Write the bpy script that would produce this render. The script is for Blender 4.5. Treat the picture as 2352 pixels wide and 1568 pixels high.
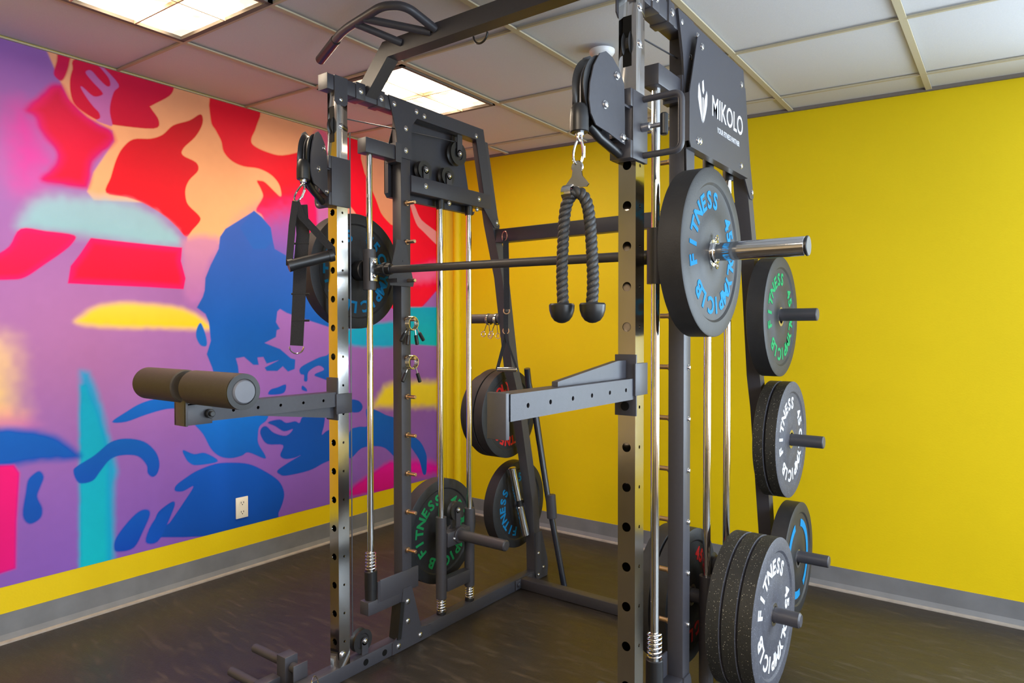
import bpy, bmesh, math, random
import numpy as np
from mathutils import Vector, Matrix

for o in list(bpy.data.objects):
    bpy.data.objects.remove(o, do_unlink=True)
SC = bpy.context.scene
COL = SC.collection
PI = math.pi

# ------------------------------------------------------------------ camera
YAW, PITCH, ROLL, FPX, CAMZ = .6394, -.0173, -.0009, 1562., 1.30
cy, sy = math.cos(YAW), math.sin(YAW)
fwd = Vector((-sy*math.cos(PITCH), cy*math.cos(PITCH), math.sin(PITCH)))
rt = Vector((cy, sy, 0)); up = rt.cross(fwd)
r2 = rt*math.cos(ROLL)+up*math.sin(ROLL); u2 = -rt*math.sin(ROLL)+up*math.cos(ROLL)
cam = bpy.data.cameras.new('camera'); camo = bpy.data.objects.new('camera', cam); COL.objects.link(camo)
M = Matrix((r2, u2, -fwd)).transposed().to_4x4(); M.translation = (0, 0, CAMZ)
camo.matrix_world = M
cam.sensor_width = 36; cam.lens = FPX/2352*36; cam.clip_start = .02
SC.camera = camo

# ------------------------------------------------------------------ world, daylight, exposure
SC.view_settings.view_transform = 'Standard'; SC.view_settings.look = 'None'
SC.view_settings.gamma = 1; SC.view_settings.exposure = 0.86
try: SC.view_settings.use_curve_mapping = False
except Exception: pass
w = bpy.data.worlds.new('daylight'); SC.world = w; w.use_nodes = True
bg = w.node_tree.nodes['Background']; bg.inputs[0].default_value = (.74, .86, 1, 1); bg.inputs[1].default_value = 2.4
def area(name, loc, rot, sx, sy_, power, col):
    l = bpy.data.lights.new(name, 'AREA'); l.shape = 'RECTANGLE'; l.size = sx; l.size_y = sy_; l.energy = power; l.color = col
    o = bpy.data.objects.new(name, l); COL.objects.link(o); o.location = loc; o.rotation_euler = rot
    return o
RX1, FY = 2.6, -3.0        # right wall x, front wall y (behind the camera)
area('window_daylight', (RX1+.12, 1.30, 1.40), (0, PI/2, 0), 1.9, 3.4, 90, (.69, .85, 1))     # outside the right wall's windows
area('window_daylight', (1.42, 3.86, 1.40), (-PI/2, 0, 0), 2.0, 1.9, 72, (.69, .85, 1))        # outside the window beyond the yellow wall

# ------------------------------------------------------------------ materials
def H(h, k=1.):
    h = h.lstrip('#'); c = [int(h[i:i+2], 16)/255 for i in (0, 2, 4)]
    return [(v/12.92 if v <= .04045 else ((v+.055)/1.055)**2.4)*k for v in c]+[1]
def mat(name, col, rough=.5, metal=0, spec=.5, nscale=0, namt=0, bump=0, bscale=60, emit=0, speck=None, k=1.):
    m = bpy.data.materials.new(name); m.use_nodes = True; nt = m.node_tree; N = nt.nodes; Lk = nt.links
    b = N['Principled BSDF']; c = H(col, k)
    b.inputs['Base Color'].default_value = c; b.inputs['Roughness'].default_value = rough
    b.inputs['Metallic'].default_value = metal; b.inputs['Specular IOR Level'].default_value = spec
    tc = N.new('ShaderNodeTexCoord')
    if nscale:
        t = N.new('ShaderNodeTexNoise'); t.inputs['Scale'].default_value = nscale; t.inputs['Detail'].default_value = 5
        Lk.new(tc.outputs['Object'], t.inputs['Vector'])
        mr = N.new('ShaderNodeMapRange'); mr.inputs[1].default_value = .3; mr.inputs[2].default_value = .7
        mr.inputs[3].default_value = 1-namt; mr.inputs[4].default_value = 1+namt
        Lk.new(t.outputs[0], mr.inputs[0])
        mx = N.new('ShaderNodeMix'); mx.data_type = 'RGBA'; mx.blend_type = 'MULTIPLY'; mx.inputs[0].default_value = 1
        mx.inputs[6].default_value = c; Lk.new(mr.outputs[0], mx.inputs[7]); Lk.new(mx.outputs[2], b.inputs['Base Color'])
        last = mx.outputs[2]
    else: last = None
    if speck:
        col2, sc_, th = speck
        v = N.new('ShaderNodeTexVoronoi'); v.inputs['Scale'].default_value = sc_; Lk.new(tc.outputs['Object'], v.inputs['Vector'])
        n2 = N.new('ShaderNodeTexNoise'); n2.inputs['Scale'].default_value = sc_*.35; Lk.new(tc.outputs['Object'], n2.inputs['Vector'])
        ad = N.new('ShaderNodeMath'); ad.operation = 'MULTIPLY_ADD'; Lk.new(n2.outputs[0], ad.inputs[0]); ad.inputs[1].default_value = .35; Lk.new(v.outputs['Distance'], ad.inputs[2])
        lt = N.new('ShaderNodeMath'); lt.operation = 'LESS_THAN'; Lk.new(ad.outputs[0], lt.inputs[0]); lt.inputs[1].default_value = th
        mx2 = N.new('ShaderNodeMix'); mx2.data_type = 'RGBA'; Lk.new(lt.outputs[0], mx2.inputs[0])
        if last: Lk.new(last, mx2.inputs[6])
        else: mx2.inputs[6].default_value = c
        mx2.inputs[7].default_value = H(col2); Lk.new(mx2.outputs[2], b.inputs['Base Color'])
    if name == 'rubber_floor':
        mp = N.new('ShaderNodeMapping'); mp.inputs['Scale'].default_value = (2.2, 9, 1); mp.inputs['Rotation'].default_value = (0, 0, .5); Lk.new(tc.outputs['Object'], mp.inputs[0])
        n3 = N.new('ShaderNodeTexNoise'); n3.inputs['Scale'].default_value = 2.6; n3.inputs['Detail'].default_value = 9; n3.inputs['Roughness'].default_value = .72; Lk.new(mp.outputs[0], n3.inputs['Vector'])
        r3 = N.new('ShaderNodeMapRange'); r3.inputs[1].default_value = .52; r3.inputs[2].default_value = .78; r3.inputs[3].default_value = 0; r3.inputs[4].default_value = .55; Lk.new(n3.outputs[0], r3.inputs[0])
        m3 = N.new('ShaderNodeMix'); m3.data_type = 'RGBA'; Lk.new(r3.outputs[0], m3.inputs[0]); Lk.new(mx2.outputs[2], m3.inputs[6]); m3.inputs[7].default_value = H('6a5c50'); Lk.new(m3.outputs[2], b.inputs['Base Color'])
        r4 = N.new('ShaderNodeMapRange'); r4.inputs[1].default_value = .3; r4.inputs[2].default_value = .7; r4.inputs[3].default_value = .30; r4.inputs[4].default_value = .52; Lk.new(n3.outputs[0], r4.inputs[0]); Lk.new(r4.outputs[0], b.inputs['Roughness'])
    if bump:
        t2 = N.new('ShaderNodeTexNoise'); t2.inputs['Scale'].default_value = bscale; t2.inputs['Detail'].default_value = 4
        Lk.new(tc.outputs['Object'], t2.inputs['Vector'])
        bp = N.new('ShaderNodeBump'); bp.inputs['Strength'].default_value = bump; bp.inputs['Distance'].default_value = .004
        Lk.new(t2.outputs[0], bp.inputs['Height']); Lk.new(bp.outputs[0], b.inputs['Normal'])
    if emit:
        b.inputs['Emission Color'].default_value = c; b.inputs['Emission Strength'].default_value = emit
    return m
M_ = {}
M_['steel'] = mat('powder_coated_steel', '3e3d43', .42, 0, .5, 90, .04, .10, 700)
M_['steel2'] = mat('grey_powder_coat', '3e3e45', .42, 0, .34, 90, .04, .08, 700)
M_['chrome'] = mat('polished_post_plating', 'c4c0bc', .13, 1, .5, 6, .10, .06, 9)
M_['rod'] = mat('chrome_rod', 'e0e0e0', .08, 1)
M_['zinc'] = mat('zinc_bolt', 'd0d0d4', .25, 1)
M_['black'] = mat('black_plastic', '1c1c1e', .38, 0, .5)
M_['dark'] = mat('dark_recess', '0a0a0a', .8, 0, .2)
M_['rubber'] = mat('black_bumper_rubber', '28282a', .52, 0, .36, 30, .12, .12, 200)
M_['speck'] = mat('speckled_rubber', '24231f', .6, 0, .4, 30, .15, .25, 160, speck=('8c8678', 150, .33))
M_['speckf'] = mat('speckled_grey_rubber', '42424a', .6, 0, .4, 40, .15, .2, 160, speck=('80808a', 170, .33))
M_['blue'] = mat('blue_lettering', '1478ac', .75, 0, .2)
M_['green'] = mat('green_lettering', '1f8a50', .75, 0, .2)
M_['red'] = mat('red_lettering', 'd01c1c', .5)
M_['white'] = mat('white_lettering', 'c4c4c8', .7, 0, .2)
M_['foam'] = mat('roller_foam', '3e3832', .62, 0, .4, 60, .06, .15, 300)
M_['cap'] = mat('roller_cap', '686c76', .5)
M_['web'] = mat('black_webbing', '26262a', .7, 0, .3, 200, .12, .3, 500)
M_['rope'] = mat('black_rope', '2c2c2e', .42, 0, .5, 150, .2, .3, 500)
M_['cable'] = mat('steel_cable', '55555a', .35, .6)
M_['brass'] = mat('yellow_zinc_peg', 'd8b898', .28, 1)
M_['wheel'] = mat('nylon_pulley', '2a2a2c', .35)
M_['yellow'] = mat('yellow_wall_paint', 'dabe00', .55, 0, .3, 2.5, .02, .10, 120)
M_['front'] = mat('tan_wall_paint', 'd0b898', .7, 0, .3, 2, .03)
M_['base'] = mat('grey_vinyl_base', '707276', .42, 0, .5, 9, .12, .10, 30)
M_['basetoe'] = mat('dusty_vinyl_toe', 'a09890', .5, 0, .5, 20, .15)
M_['tile'] = mat('ceiling_tile', 'cccdd2', .9, 0, .1, 220, .03, .12, 300)
M_['grid'] = mat('ceiling_grid_metal', 'b8ae94', .6, 0, .3)
M_['gridd'] = mat('dark_ceiling_trim', '706860', .8)  # dark trim colour for the wall angle and troffer frames
M_['floor'] = mat('rubber_floor', '2e2925', .38, 0, .5, 1.3, .18, .22, 130, speck=('58534c', 260, .22))
M_['lens'] = mat('troffer_lens', 'ffe4c0', .4, emit=5.0)
def lens_nodes():
    nt = M_['lens'].node_tree; N = nt.nodes; b = N['Principled BSDF']; tc = N.new('ShaderNodeTexCoord')
    t = N.new('ShaderNodeTexNoise'); t.inputs['Scale'].default_value = 4.5; t.inputs['Detail'].default_value = 2; nt.links.new(tc.outputs['Object'], t.inputs['Vector'])
    mr = N.new('ShaderNodeMapRange'); mr.inputs[1].default_value = .40; mr.inputs[2].default_value = .60; mr.inputs[3].default_value = .8; mr.inputs[4].default_value = 9.0
    nt.links.new(t.outputs[0], mr.inputs[0]); nt.links.new(mr.outputs[0], b.inputs['Emission Strength'])
lens_nodes()
M_['louver'] = mat('troffer_louver', 'c8b898', .4, .2)
M_['ivory'] = mat('ivory_plastic', 'e8e0cc', .4)
M_['pole'] = mat('glossy_black_tube', '232834', .22, 0, .6)
M_['dome'] = mat('white_dome', 'e4e4e8', .4)

# ------------------------------------------------------------------ mesh builder
SPLIT = {'bolt', 'hinge_bracket', 'set_screw', 'rail_hole', 'post_hook', 'pulley_bracket', 'crossbar_clamp', 'grip_brace', 'webbing', 'ring', 'side_plate', 'buckle', 'slot', 'clamp_bolt', 'clamp_plate', 'lock_hook', 'hook_plate', 'wire_ring', 'guide_plate'}
class MB:
    def __init__(s): s.bm = bmesh.new()
    def box(s, x0, x1, y0, y1, z0, z1, bev=.0):
        r = bmesh.ops.create_cube(s.bm, size=1)
        vs = r['verts']
        for v in vs:
            v.co = Vector((x0+(v.co.x+.5)*(x1-x0), y0+(v.co.y+.5)*(y1-y0), z0+(v.co.z+.5)*(z1-z0)))
        if bev:
            es = list({e for v in vs for e in v.link_edges})
            bmesh.ops.bevel(s.bm, geom=es, offset=bev, segments=2, affect='EDGES', profile=.5)
        return s
    def prism(s, poly, a0, a1, ax='x'):
        # polygon in the plane normal to ax, extruded a0..a1
        def P(u, v, a): return {'x': (a, u, v), 'y': (u, a, v), 'z': (u, v, a)}[ax]
        A = [s.bm.verts.new(P(u, v, a0)) for u, v in poly]; B = [s.bm.verts.new(P(u, v, a1)) for u, v in poly]
        n = len(poly); s.bm.faces.new(A[::-1]); s.bm.faces.new(B)
        for i in range(n): s.bm.faces.new((A[i], A[(i+1) % n], B[(i+1) % n], B[i]))
        bmesh.ops.recalc_face_normals(s.bm, faces=s.bm.faces[:])
        return s
    def tube(s, pts, r, n=14, closed=False, caps=True, rr=None):
        pts = [Vector(p) for p in pts]; m = len(pts); rings = []
        T = []
        for i in range(m):
            if closed: t = pts[(i+1) % m]-pts[i-1]
            else: t = pts[min(i+1, m-1)]-pts[max(i-1, 0)]
            T.append(t.normalized())
        a = Vector((0, 0, 1)) if abs(T[0].z) < .9 else Vector((1, 0, 0))
        u = (a-T[0]*a.dot(T[0])).normalized()
        for i in range(m):
            u = (u-T[i]*u.dot(T[i])).normalized(); v = T[i].cross(u)
            R = rr[i] if rr else r
            rings.append([s.bm.verts.new(pts[i]+(u*math.cos(2*PI*k/n)+v*math.sin(2*PI*k/n))*R) for k in range(n)])
        for i in range(m if closed else m-1):
            A, B = rings[i], rings[(i+1) % m]
            for k in range(n): s.bm.faces.new((A[k], A[(k+1) % n], B[(k+1) % n], B[k]))
        if caps and not closed: s.bm.faces.new(rings[0][::-1]); s.bm.faces.new(rings[-1])
        return s
    def cyl(s, p0, p1, r, n=24, r1=None, bev=0):
        p0 = Vector(p0); p1 = Vector(p1); r1 = r if r1 is None else r1
        if bev:
            d = (p1-p0).normalized()*bev
            return s.tube([p0, p0+d, p1-d, p1], r, n, rr=[r-bev, r, r1, r1-bev])
        return s.tube([p0, p1], r, n, rr=[r, r1])
    def beam(s, pts, w, h, up=(0, 1, 0)):
        # rectangular tube along pts; w measured along 'up', h across
        pts = [Vector(p) for p in pts]; U = Vector(up).normalized(); m = len(pts); rings = []
        for i in range(m):
            d0 = (pts[i]-pts[i-1]).normalized() if i else None; d1 = (pts[i+1]-pts[i]).normalized() if i < m-1 else None
            d0 = d0 or d1; d1 = d1 or d0
            t = (d0+d1).normalized(); side = t.cross(U).normalized(); k = 1/max(.3, t.dot(d1))
            q = [pts[i]+U*a*w/2+side*b*h/2*k for a, b in ((-1, -1), (1, -1), (1, 1), (-1, 1))]
            rings.append([s.bm.verts.new(x) for x in q])
        for i in range(m-1):
            for k in range(4): s.bm.faces.new((rings[i][k], rings[i][(k+1) % 4], rings[i+1][(k+1) % 4], rings[i+1][k]))
        s.bm.faces.new(rings[0][::-1]); s.bm.faces.new(rings[-1])
        bmesh.ops.recalc_face_normals(s.bm, faces=s.bm.faces[:])
        return s
    def lathe(s, prof, c=(0, 0, 0), n=72, ax='x', closed=True):
        # prof: list of (a, r) round an axis through c
        c = Vector(c); rings = []
        for a, r in prof:
            ring = []
            for k in range(n):
                q = 2*PI*k/n; p = {'x': (a, r*math.cos(q), r*math.sin(q)), 'y': (r*math.cos(q), a, r*math.sin(q)), 'z': (r*math.cos(q), r*math.sin(q), a)}[ax]
                ring.append(s.bm.verts.new(c+Vector(p)))
            rings.append(ring)
        m = len(prof)
        for i in range(m if closed else m-1):
            A, B = rings[i], rings[(i+1) % m]
            for k in range(n): s.bm.faces.new((A[k], A[(k+1) % n], B[(k+1) % n], B[k]))
        if not closed: s.bm.faces.new(rings[0]); s.bm.faces.new(rings[-1][::-1])
        bmesh.ops.recalc_face_normals(s.bm, faces=s.bm.faces[:])
        return s
    def ring(s, c, R, r, nrm=(1, 0, 0), n=24, m=8, sx=1, arc=None):
        c = Vector(c); N_ = Vector(nrm).normalized(); a = Vector((0, 0, 1)) if abs(N_.z) < .9 else Vector((1, 0, 0))
        u = (a-N_*a.dot(N_)).normalized(); v = N_.cross(u)
        if arc: pts = [c+(u*math.cos(t)+v*sx*math.sin(t))*R for t in [arc[0]+(arc[1]-arc[0])*i/n for i in range(n+1)]]; return s.tube(pts, r, m)
        return s.tube([c+(u*math.cos(2*PI*k/n)+v*sx*math.sin(2*PI*k/n))*R for k in range(n)], r, m, closed=True)
    def bolt(s, c, nrm=(1, 0, 0), r=.009, h=.006):
        c = Vector(c); n_ = Vector(nrm)
        s.tube([c-n_*.002, c+n_*.0015, c+n_*.0017, c+n_*h*.7, c+n_*h*.92, c+n_*h], r, 16, rr=[r*1.35, r*1.3, r, r, r*.8, r*.4]); return s
    def helix(s, p0, p1, R, r, turns, n=14):
        p0 = Vector(p0); p1 = Vector(p1); d = p1-p0; t = d.normalized(); a = Vector((1, 0, 0)) if abs(t.x) < .9 else Vector((0, 1, 0))
        u = (a-t*a.dot(t)).normalized(); v = t.cross(u); m = int(turns*n)
        s.tube([p0+d*i/m+(u*math.cos(2*PI*i/n)+v*math.sin(2*PI*i/n))*R for i in range(m+1)], r, 6); return s
    def holed(s, o, U, V, w, zs, holes, r, N_, th=.003, n=16):
        # panel from o, width w along U, length along V spanning zs=(z0,z1); round holes at 'holes' along V; inner walls along -N_
        o = Vector(o); U = Vector(U); V = Vector(V); N_ = Vector(N_); bm = s.bm
        def P(u, v): return bm.verts.new(o+U*u+V*v)
        cuts = sorted(holes); cell = w/2
        cur = zs[0]
        def quad(a, b):
            if b-a > 1e-5: bm.faces.new((P(0, a), P(w, a), P(w, b), P(0, b)))
        for hz in cuts:
            a, b = hz-cell, hz+cell
            quad(cur, a); cur = b
            inn = []; out = []; back = []
            for k in range(n):
                q = 2*PI*(k+.5)/n; c, s_ = math.cos(q), math.sin(q); m = max(abs(c), abs(s_))
                inn.append(P(w/2+r*c, hz+r*s_)); out.append(P(w/2+cell*c/m, hz+cell*s_/m))
            # exact corners
            for k in range(n):
                j = (k+1) % n; bm.faces.new((inn[k], inn[j], out[j], out[k]))
            for (cu, cv) in ((0, a), (w, a), (w, b), (0, b)):
                cc = o+U*cu+V*cv; ds = sorted(out, key=lambda q_: (q_.co-cc).length)[:2]
                bm.faces.new((ds[0], ds[1], bm.verts.new(cc)))
            bk = [bm.verts.new(v.co-N_*th) for v in inn]
            for k in range(n):
                j = (k+1) % n; bm.faces.new((inn[k], inn[j], bk[j], bk[k]))
        quad(cur, zs[1])
        return s
    def build(s, name, m, parent=None, smooth=40, kind=None):
        if name in SPLIT:
            s.bm.verts.index_update(); s.bm.verts.ensure_lookup_table(); seen = set(); isl = []
            for v0 in s.bm.verts:
                if v0.index in seen: continue
                st = [v0]; seen.add(v0.index); g = []
                while st:
                    v = st.pop(); g.append(v.index)
                    for e in v.link_edges:
                        w_ = e.other_vert(v)
                        if w_.index not in seen: seen.add(w_.index); st.append(w_)
                isl.append(g)
            def bb(g):
                c = [s.bm.verts[i].co for i in g]; return [min(p[k] for p in c)-2e-4 for k in range(3)]+[max(p[k] for p in c)+2e-4 for k in range(3)]
            gs = [(g, bb(g)) for g in isl]; ch = True
            while ch:
                ch = False
                for i in range(len(gs)):
                    for j in range(i+1, len(gs)):
                        A, B = gs[i][1], gs[j][1]
                        if all(A[k] <= B[k+3] and B[k] <= A[k+3] for k in range(3)):
                            gs[i] = (gs[i][0]+gs[j][0], [min(A[k], B[k]) for k in range(3)]+[max(A[k+3], B[k+3]) for k in range(3)]); gs.pop(j); ch = True; break
                    if ch: break
            if len(gs) > 1:
                src = bpy.data.meshes.new('tmp'); s.bm.to_mesh(src); s.bm.free(); out = None
                for g, _ in gs:
                    keep = set(g); nb = MB(); nb.bm.from_mesh(src); nb.bm.verts.index_update(); nb.bm.verts.ensure_lookup_table()
                    bmesh.ops.delete(nb.bm, geom=[v for v in nb.bm.verts if v.index not in keep], context='VERTS'); out = nb.build(name, m, parent, smooth, kind)
                bpy.data.meshes.remove(src); return out
        me = bpy.data.meshes.new(name); off = Vector((0, 0, 0)); p = parent
        while p is not None: off += p.location; p = p.parent
        for v in s.bm.verts: v.co -= off
        s.bm.to_mesh(me); s.bm.free()
        o = bpy.data.objects.new(name, me); COL.objects.link(o); o.parent = parent
        me.materials.append(M_[m] if isinstance(m, str) else m)
        if smooth:
            me.shade_smooth(); me.set_sharp_from_angle(angle=math.radians(smooth))
        if kind: o['kind'] = kind
        return o
def thing(name, label, cat, loc, group=None):
    o = bpy.data.objects.new(name, None); COL.objects.link(o); o.location = loc; o.empty_display_size = .05
    o['label'] = label; o['category'] = cat
    if group: o['group'] = group
    return o
def tag(o, label, cat, group=None):
    o['label'] = label; o['category'] = cat
    if group: o['group'] = group
    return o
def dup(root, loc, label, rot=None, group=None):
    r = root.copy(); COL.objects.link(r); r.location = loc
    if rot: r.rotation_euler = rot
    r['label'] = label
    if group: r['group'] = group
    def rec(a, b):
        for ch in list(a.children):
            c = ch.copy(); COL.objects.link(c); c.parent = b; rec(ch, c)
    rec(root, r)
    return r
def arc_pts(c, R, a0, a1, u, v, n=8):
    c = Vector(c); u = Vector(u); v = Vector(v)
    return [c+(u*math.cos(a0+(a1-a0)*i/n)+v*math.sin(a0+(a1-a0)*i/n))*R for i in range(n+1)]
def roundpath(pts, R, n=6):
    pts = [Vector(p) for p in pts]; out = [pts[0]]
    for i in range(1, len(pts)-1):
        a = (pts[i-1]-pts[i]); b = (pts[i+1]-pts[i]); r = min(R, a.length*.45, b.length*.45)
        p, q = pts[i]+a.normalized()*r, pts[i]+b.normalized()*r
        for k in range(n+1):
            t = k/n; out.append(p*(1-t)**2+pts[i]*2*t*(1-t)+q*t*t)
    out.append(pts[-1]); return out
def text_mesh(txt, size, ext=.001, bold=.0):
    cu = bpy.data.curves.new('t', 'FONT'); cu.body = txt; cu.size = size; cu.extrude = ext; cu.offset = bold; cu.resolution_u = 3
    cu.align_x = 'CENTER'; ob = bpy.data.objects.new('t', cu); COL.objects.link(ob)
    dg = bpy.context.evaluated_depsgraph_get(); me = bpy.data.meshes.new_from_object(ob.evaluated_get(dg))
    bpy.data.objects.remove(ob); bpy.data.curves.remove(cu); return me
def put_mesh(mb, me, mtx):
    tmp = bmesh.new(); tmp.from_mesh(me); tmp.transform(mtx); m2 = bpy.data.meshes.new('x'); tmp.to_mesh(m2); tmp.free()
    mb.bm.from_mesh(m2); bpy.data.meshes.remove(m2)
GL = {}
def glyph(ch, size):
    k = (ch, size)
    if k not in GL: GL[k] = text_mesh(ch, size, .0012, size*.035)
    return GL[k]
def frame_mtx(o, ex, ey, ez):
    m = Matrix((Vector(ex), Vector(ey), Vector(ez))).transposed().to_4x4(); m.translation = Vector(o); return m

# ================================================================== THE SETTING
def cz(x): return 2.395-.033*x          # the suspended ceiling
# floor
b = MB(); b.box(-3.45, RX1, FY, 3.75, -.05, 0); f = b.build('floor', 'floor', smooth=0); f['kind'] = 'structure'
# yellow walls

b = MB(); b.box(-3.50, -3.39, FY, 3.70, 0, 2.75); WL = b.build('wall_left', 'yellow', smooth=0); WL['kind'] = 'structure'
# corner casing: two thin vertical boards and a quarter pipe cover
b = MB(); b.prism([(-3.39, 3.641), (-3.362, 3.628), (-3.318, 3.662), (-3.314, 3.659), (-3.272, 3.694), (-3.272, 3.70), (-3.39, 3.70)], .11, 2.51, 'z')
b.cyl((-3.235, 3.69, .11), (-3.235, 3.69, 2.505), .03, 20); o = b.build('trim_1', 'yellow'); o['kind'] = 'structure'
# front wall (behind the camera) with a window, right wall with windows
def wall_with_holes(name, ax, at, th, span, holes, m):
    b = MB(); xs = sorted({span[0], span[1], *[h[0] for h in holes], *[h[1] for h in holes]})
    for a, c in zip(xs[:-1], xs[1:]):
        hs = [h for h in holes if h[0] <= a and h[1] >= c]
        segs = [(0, 2.75)] if not hs else [(0, hs[0][2]), (hs[0][3], 2.75)]
        for z0, z1 in segs:
            if ax == 'x': b.box(at, at+th, a, c, z0, z1)
            else: b.box(a, c, at, at+th, z0, z1)
    o = b.build(name, m, smooth=0); o['kind'] = 'structure'; return o
WINS = (('x', -.35, 1.20), ('x', 1.35, 2.95), ('y', .42, 2.42))
wall_with_holes('wall_back', 'y', 3.70, .08, (-3.5, RX1), [(.42, 2.42, .42, 2.25)], 'yellow')
wall_with_holes('wall_right', 'x', RX1, .08, (FY, 3.7), [(a, c, .42, 2.25) for k, a, c in WINS[:2]], 'front')
wall_with_holes('wall_front', 'y', FY-.08, .08, (-3.5, RX1), [], 'front')
for i, (ax, a0, a1) in enumerate(WINS):
    b = MB()
    for (p, q, r, s_) in ((a0, a0+.04, .42, 2.25), (a1-.04, a1, .42, 2.25), (a0, a1, .42, .46), (a0, a1, 2.21, 2.25), ((a0+a1)/2-.02, (a0+a1)/2+.02, .42, 2.25)):
        if ax == 'x': b.box(RX1-.01, RX1+.05, p, q, r, s_)
        else: b.box(p, q, 3.695, 3.75, r, s_)
    o = b.build('window_%d' % (i+1), 'ivory', smooth=0); o['kind'] = 'structure'
# ceiling slab, grid
TX = [-.34+.61*k for k in range(-5, 5)]; TY = [3.46, 2.80, 2.12, 1.465, .80, .14, -.52, -1.18, -1.84, -2.50]
b = MB()
v = [b.bm.verts.new((x, y, cz(x)+dz)) for dz in (.012, .10) for x, y in ((-3.5, FY-.1), (RX1+.1, FY-.1), (RX1+.1, 3.8), (-3.5, 3.8))]
for q in ((0, 1, 2, 3), (7, 6, 5, 4), (0, 4, 5, 1), (1, 5, 6, 2), (2, 6, 7, 3), (3, 7, 4, 0)): b.bm.faces.new([v[i] for i in q])
CE = b.build('ceiling', 'tile', smooth=0); CE['kind'] = 'structure'
b = MB()
for x in TX:
    if -3.4 < x < RX1: b.beam([(x, FY, cz(x)+.003), (x, 3.70, cz(x)+.003)], .006, .024, (0, 0, 1))
for y in TY: b.beam([(-3.39, y, cz(-3.39)+.004), (RX1, y, cz(RX1)+.004)], .012, .008, (0, 1, 0))
o = b.build('ceiling_grid', 'grid', CE, smooth=0)
b = MB(); b.box(-3.39, RX1, 3.685, 3.70, 0, .001); 
for vv in b.bm.verts: vv.co.z = cz(vv.co.x)+(.012 if vv.co.z > .0005 else -.004)
b.build('wall_angle', 'gridd', CE, smooth=0)
# baseboards with a light dusty toe line
b = MB(); b.prism([(3.70, 0), (3.70, .108), (3.694, .108), (3.692, .03), (3.678, .006), (3.676, 0)], -3.38, RX1, 'x'); BB = b.build('baseboard_back', 'base', smooth=0); BB['kind'] = 'structure'
b = MB(); b.prism([(3.66, 0), (3.66, .006), (3.677, .010), (3.677, 0)], -3.38, RX1, 'x'); b.build('toe_strip', 'basetoe', BB, smooth=0)
b = MB(); b.prism([(-3.39, 0), (-3.39, .116), (-3.384, .116), (-3.382, .03), (-3.368, .006), (-3.366, 0)], FY, 3.70, 'y'); BB = b.build('baseboard_left', 'base', smooth=0); BB['kind'] = 'structure'
b = MB(); b.prism([(-3.367, 0), (-3.367, .010), (-3.350, .006), (-3.350, 0)], FY, 3.68, 'y'); b.build('toe_strip', 'basetoe', BB, smooth=0)

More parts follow.
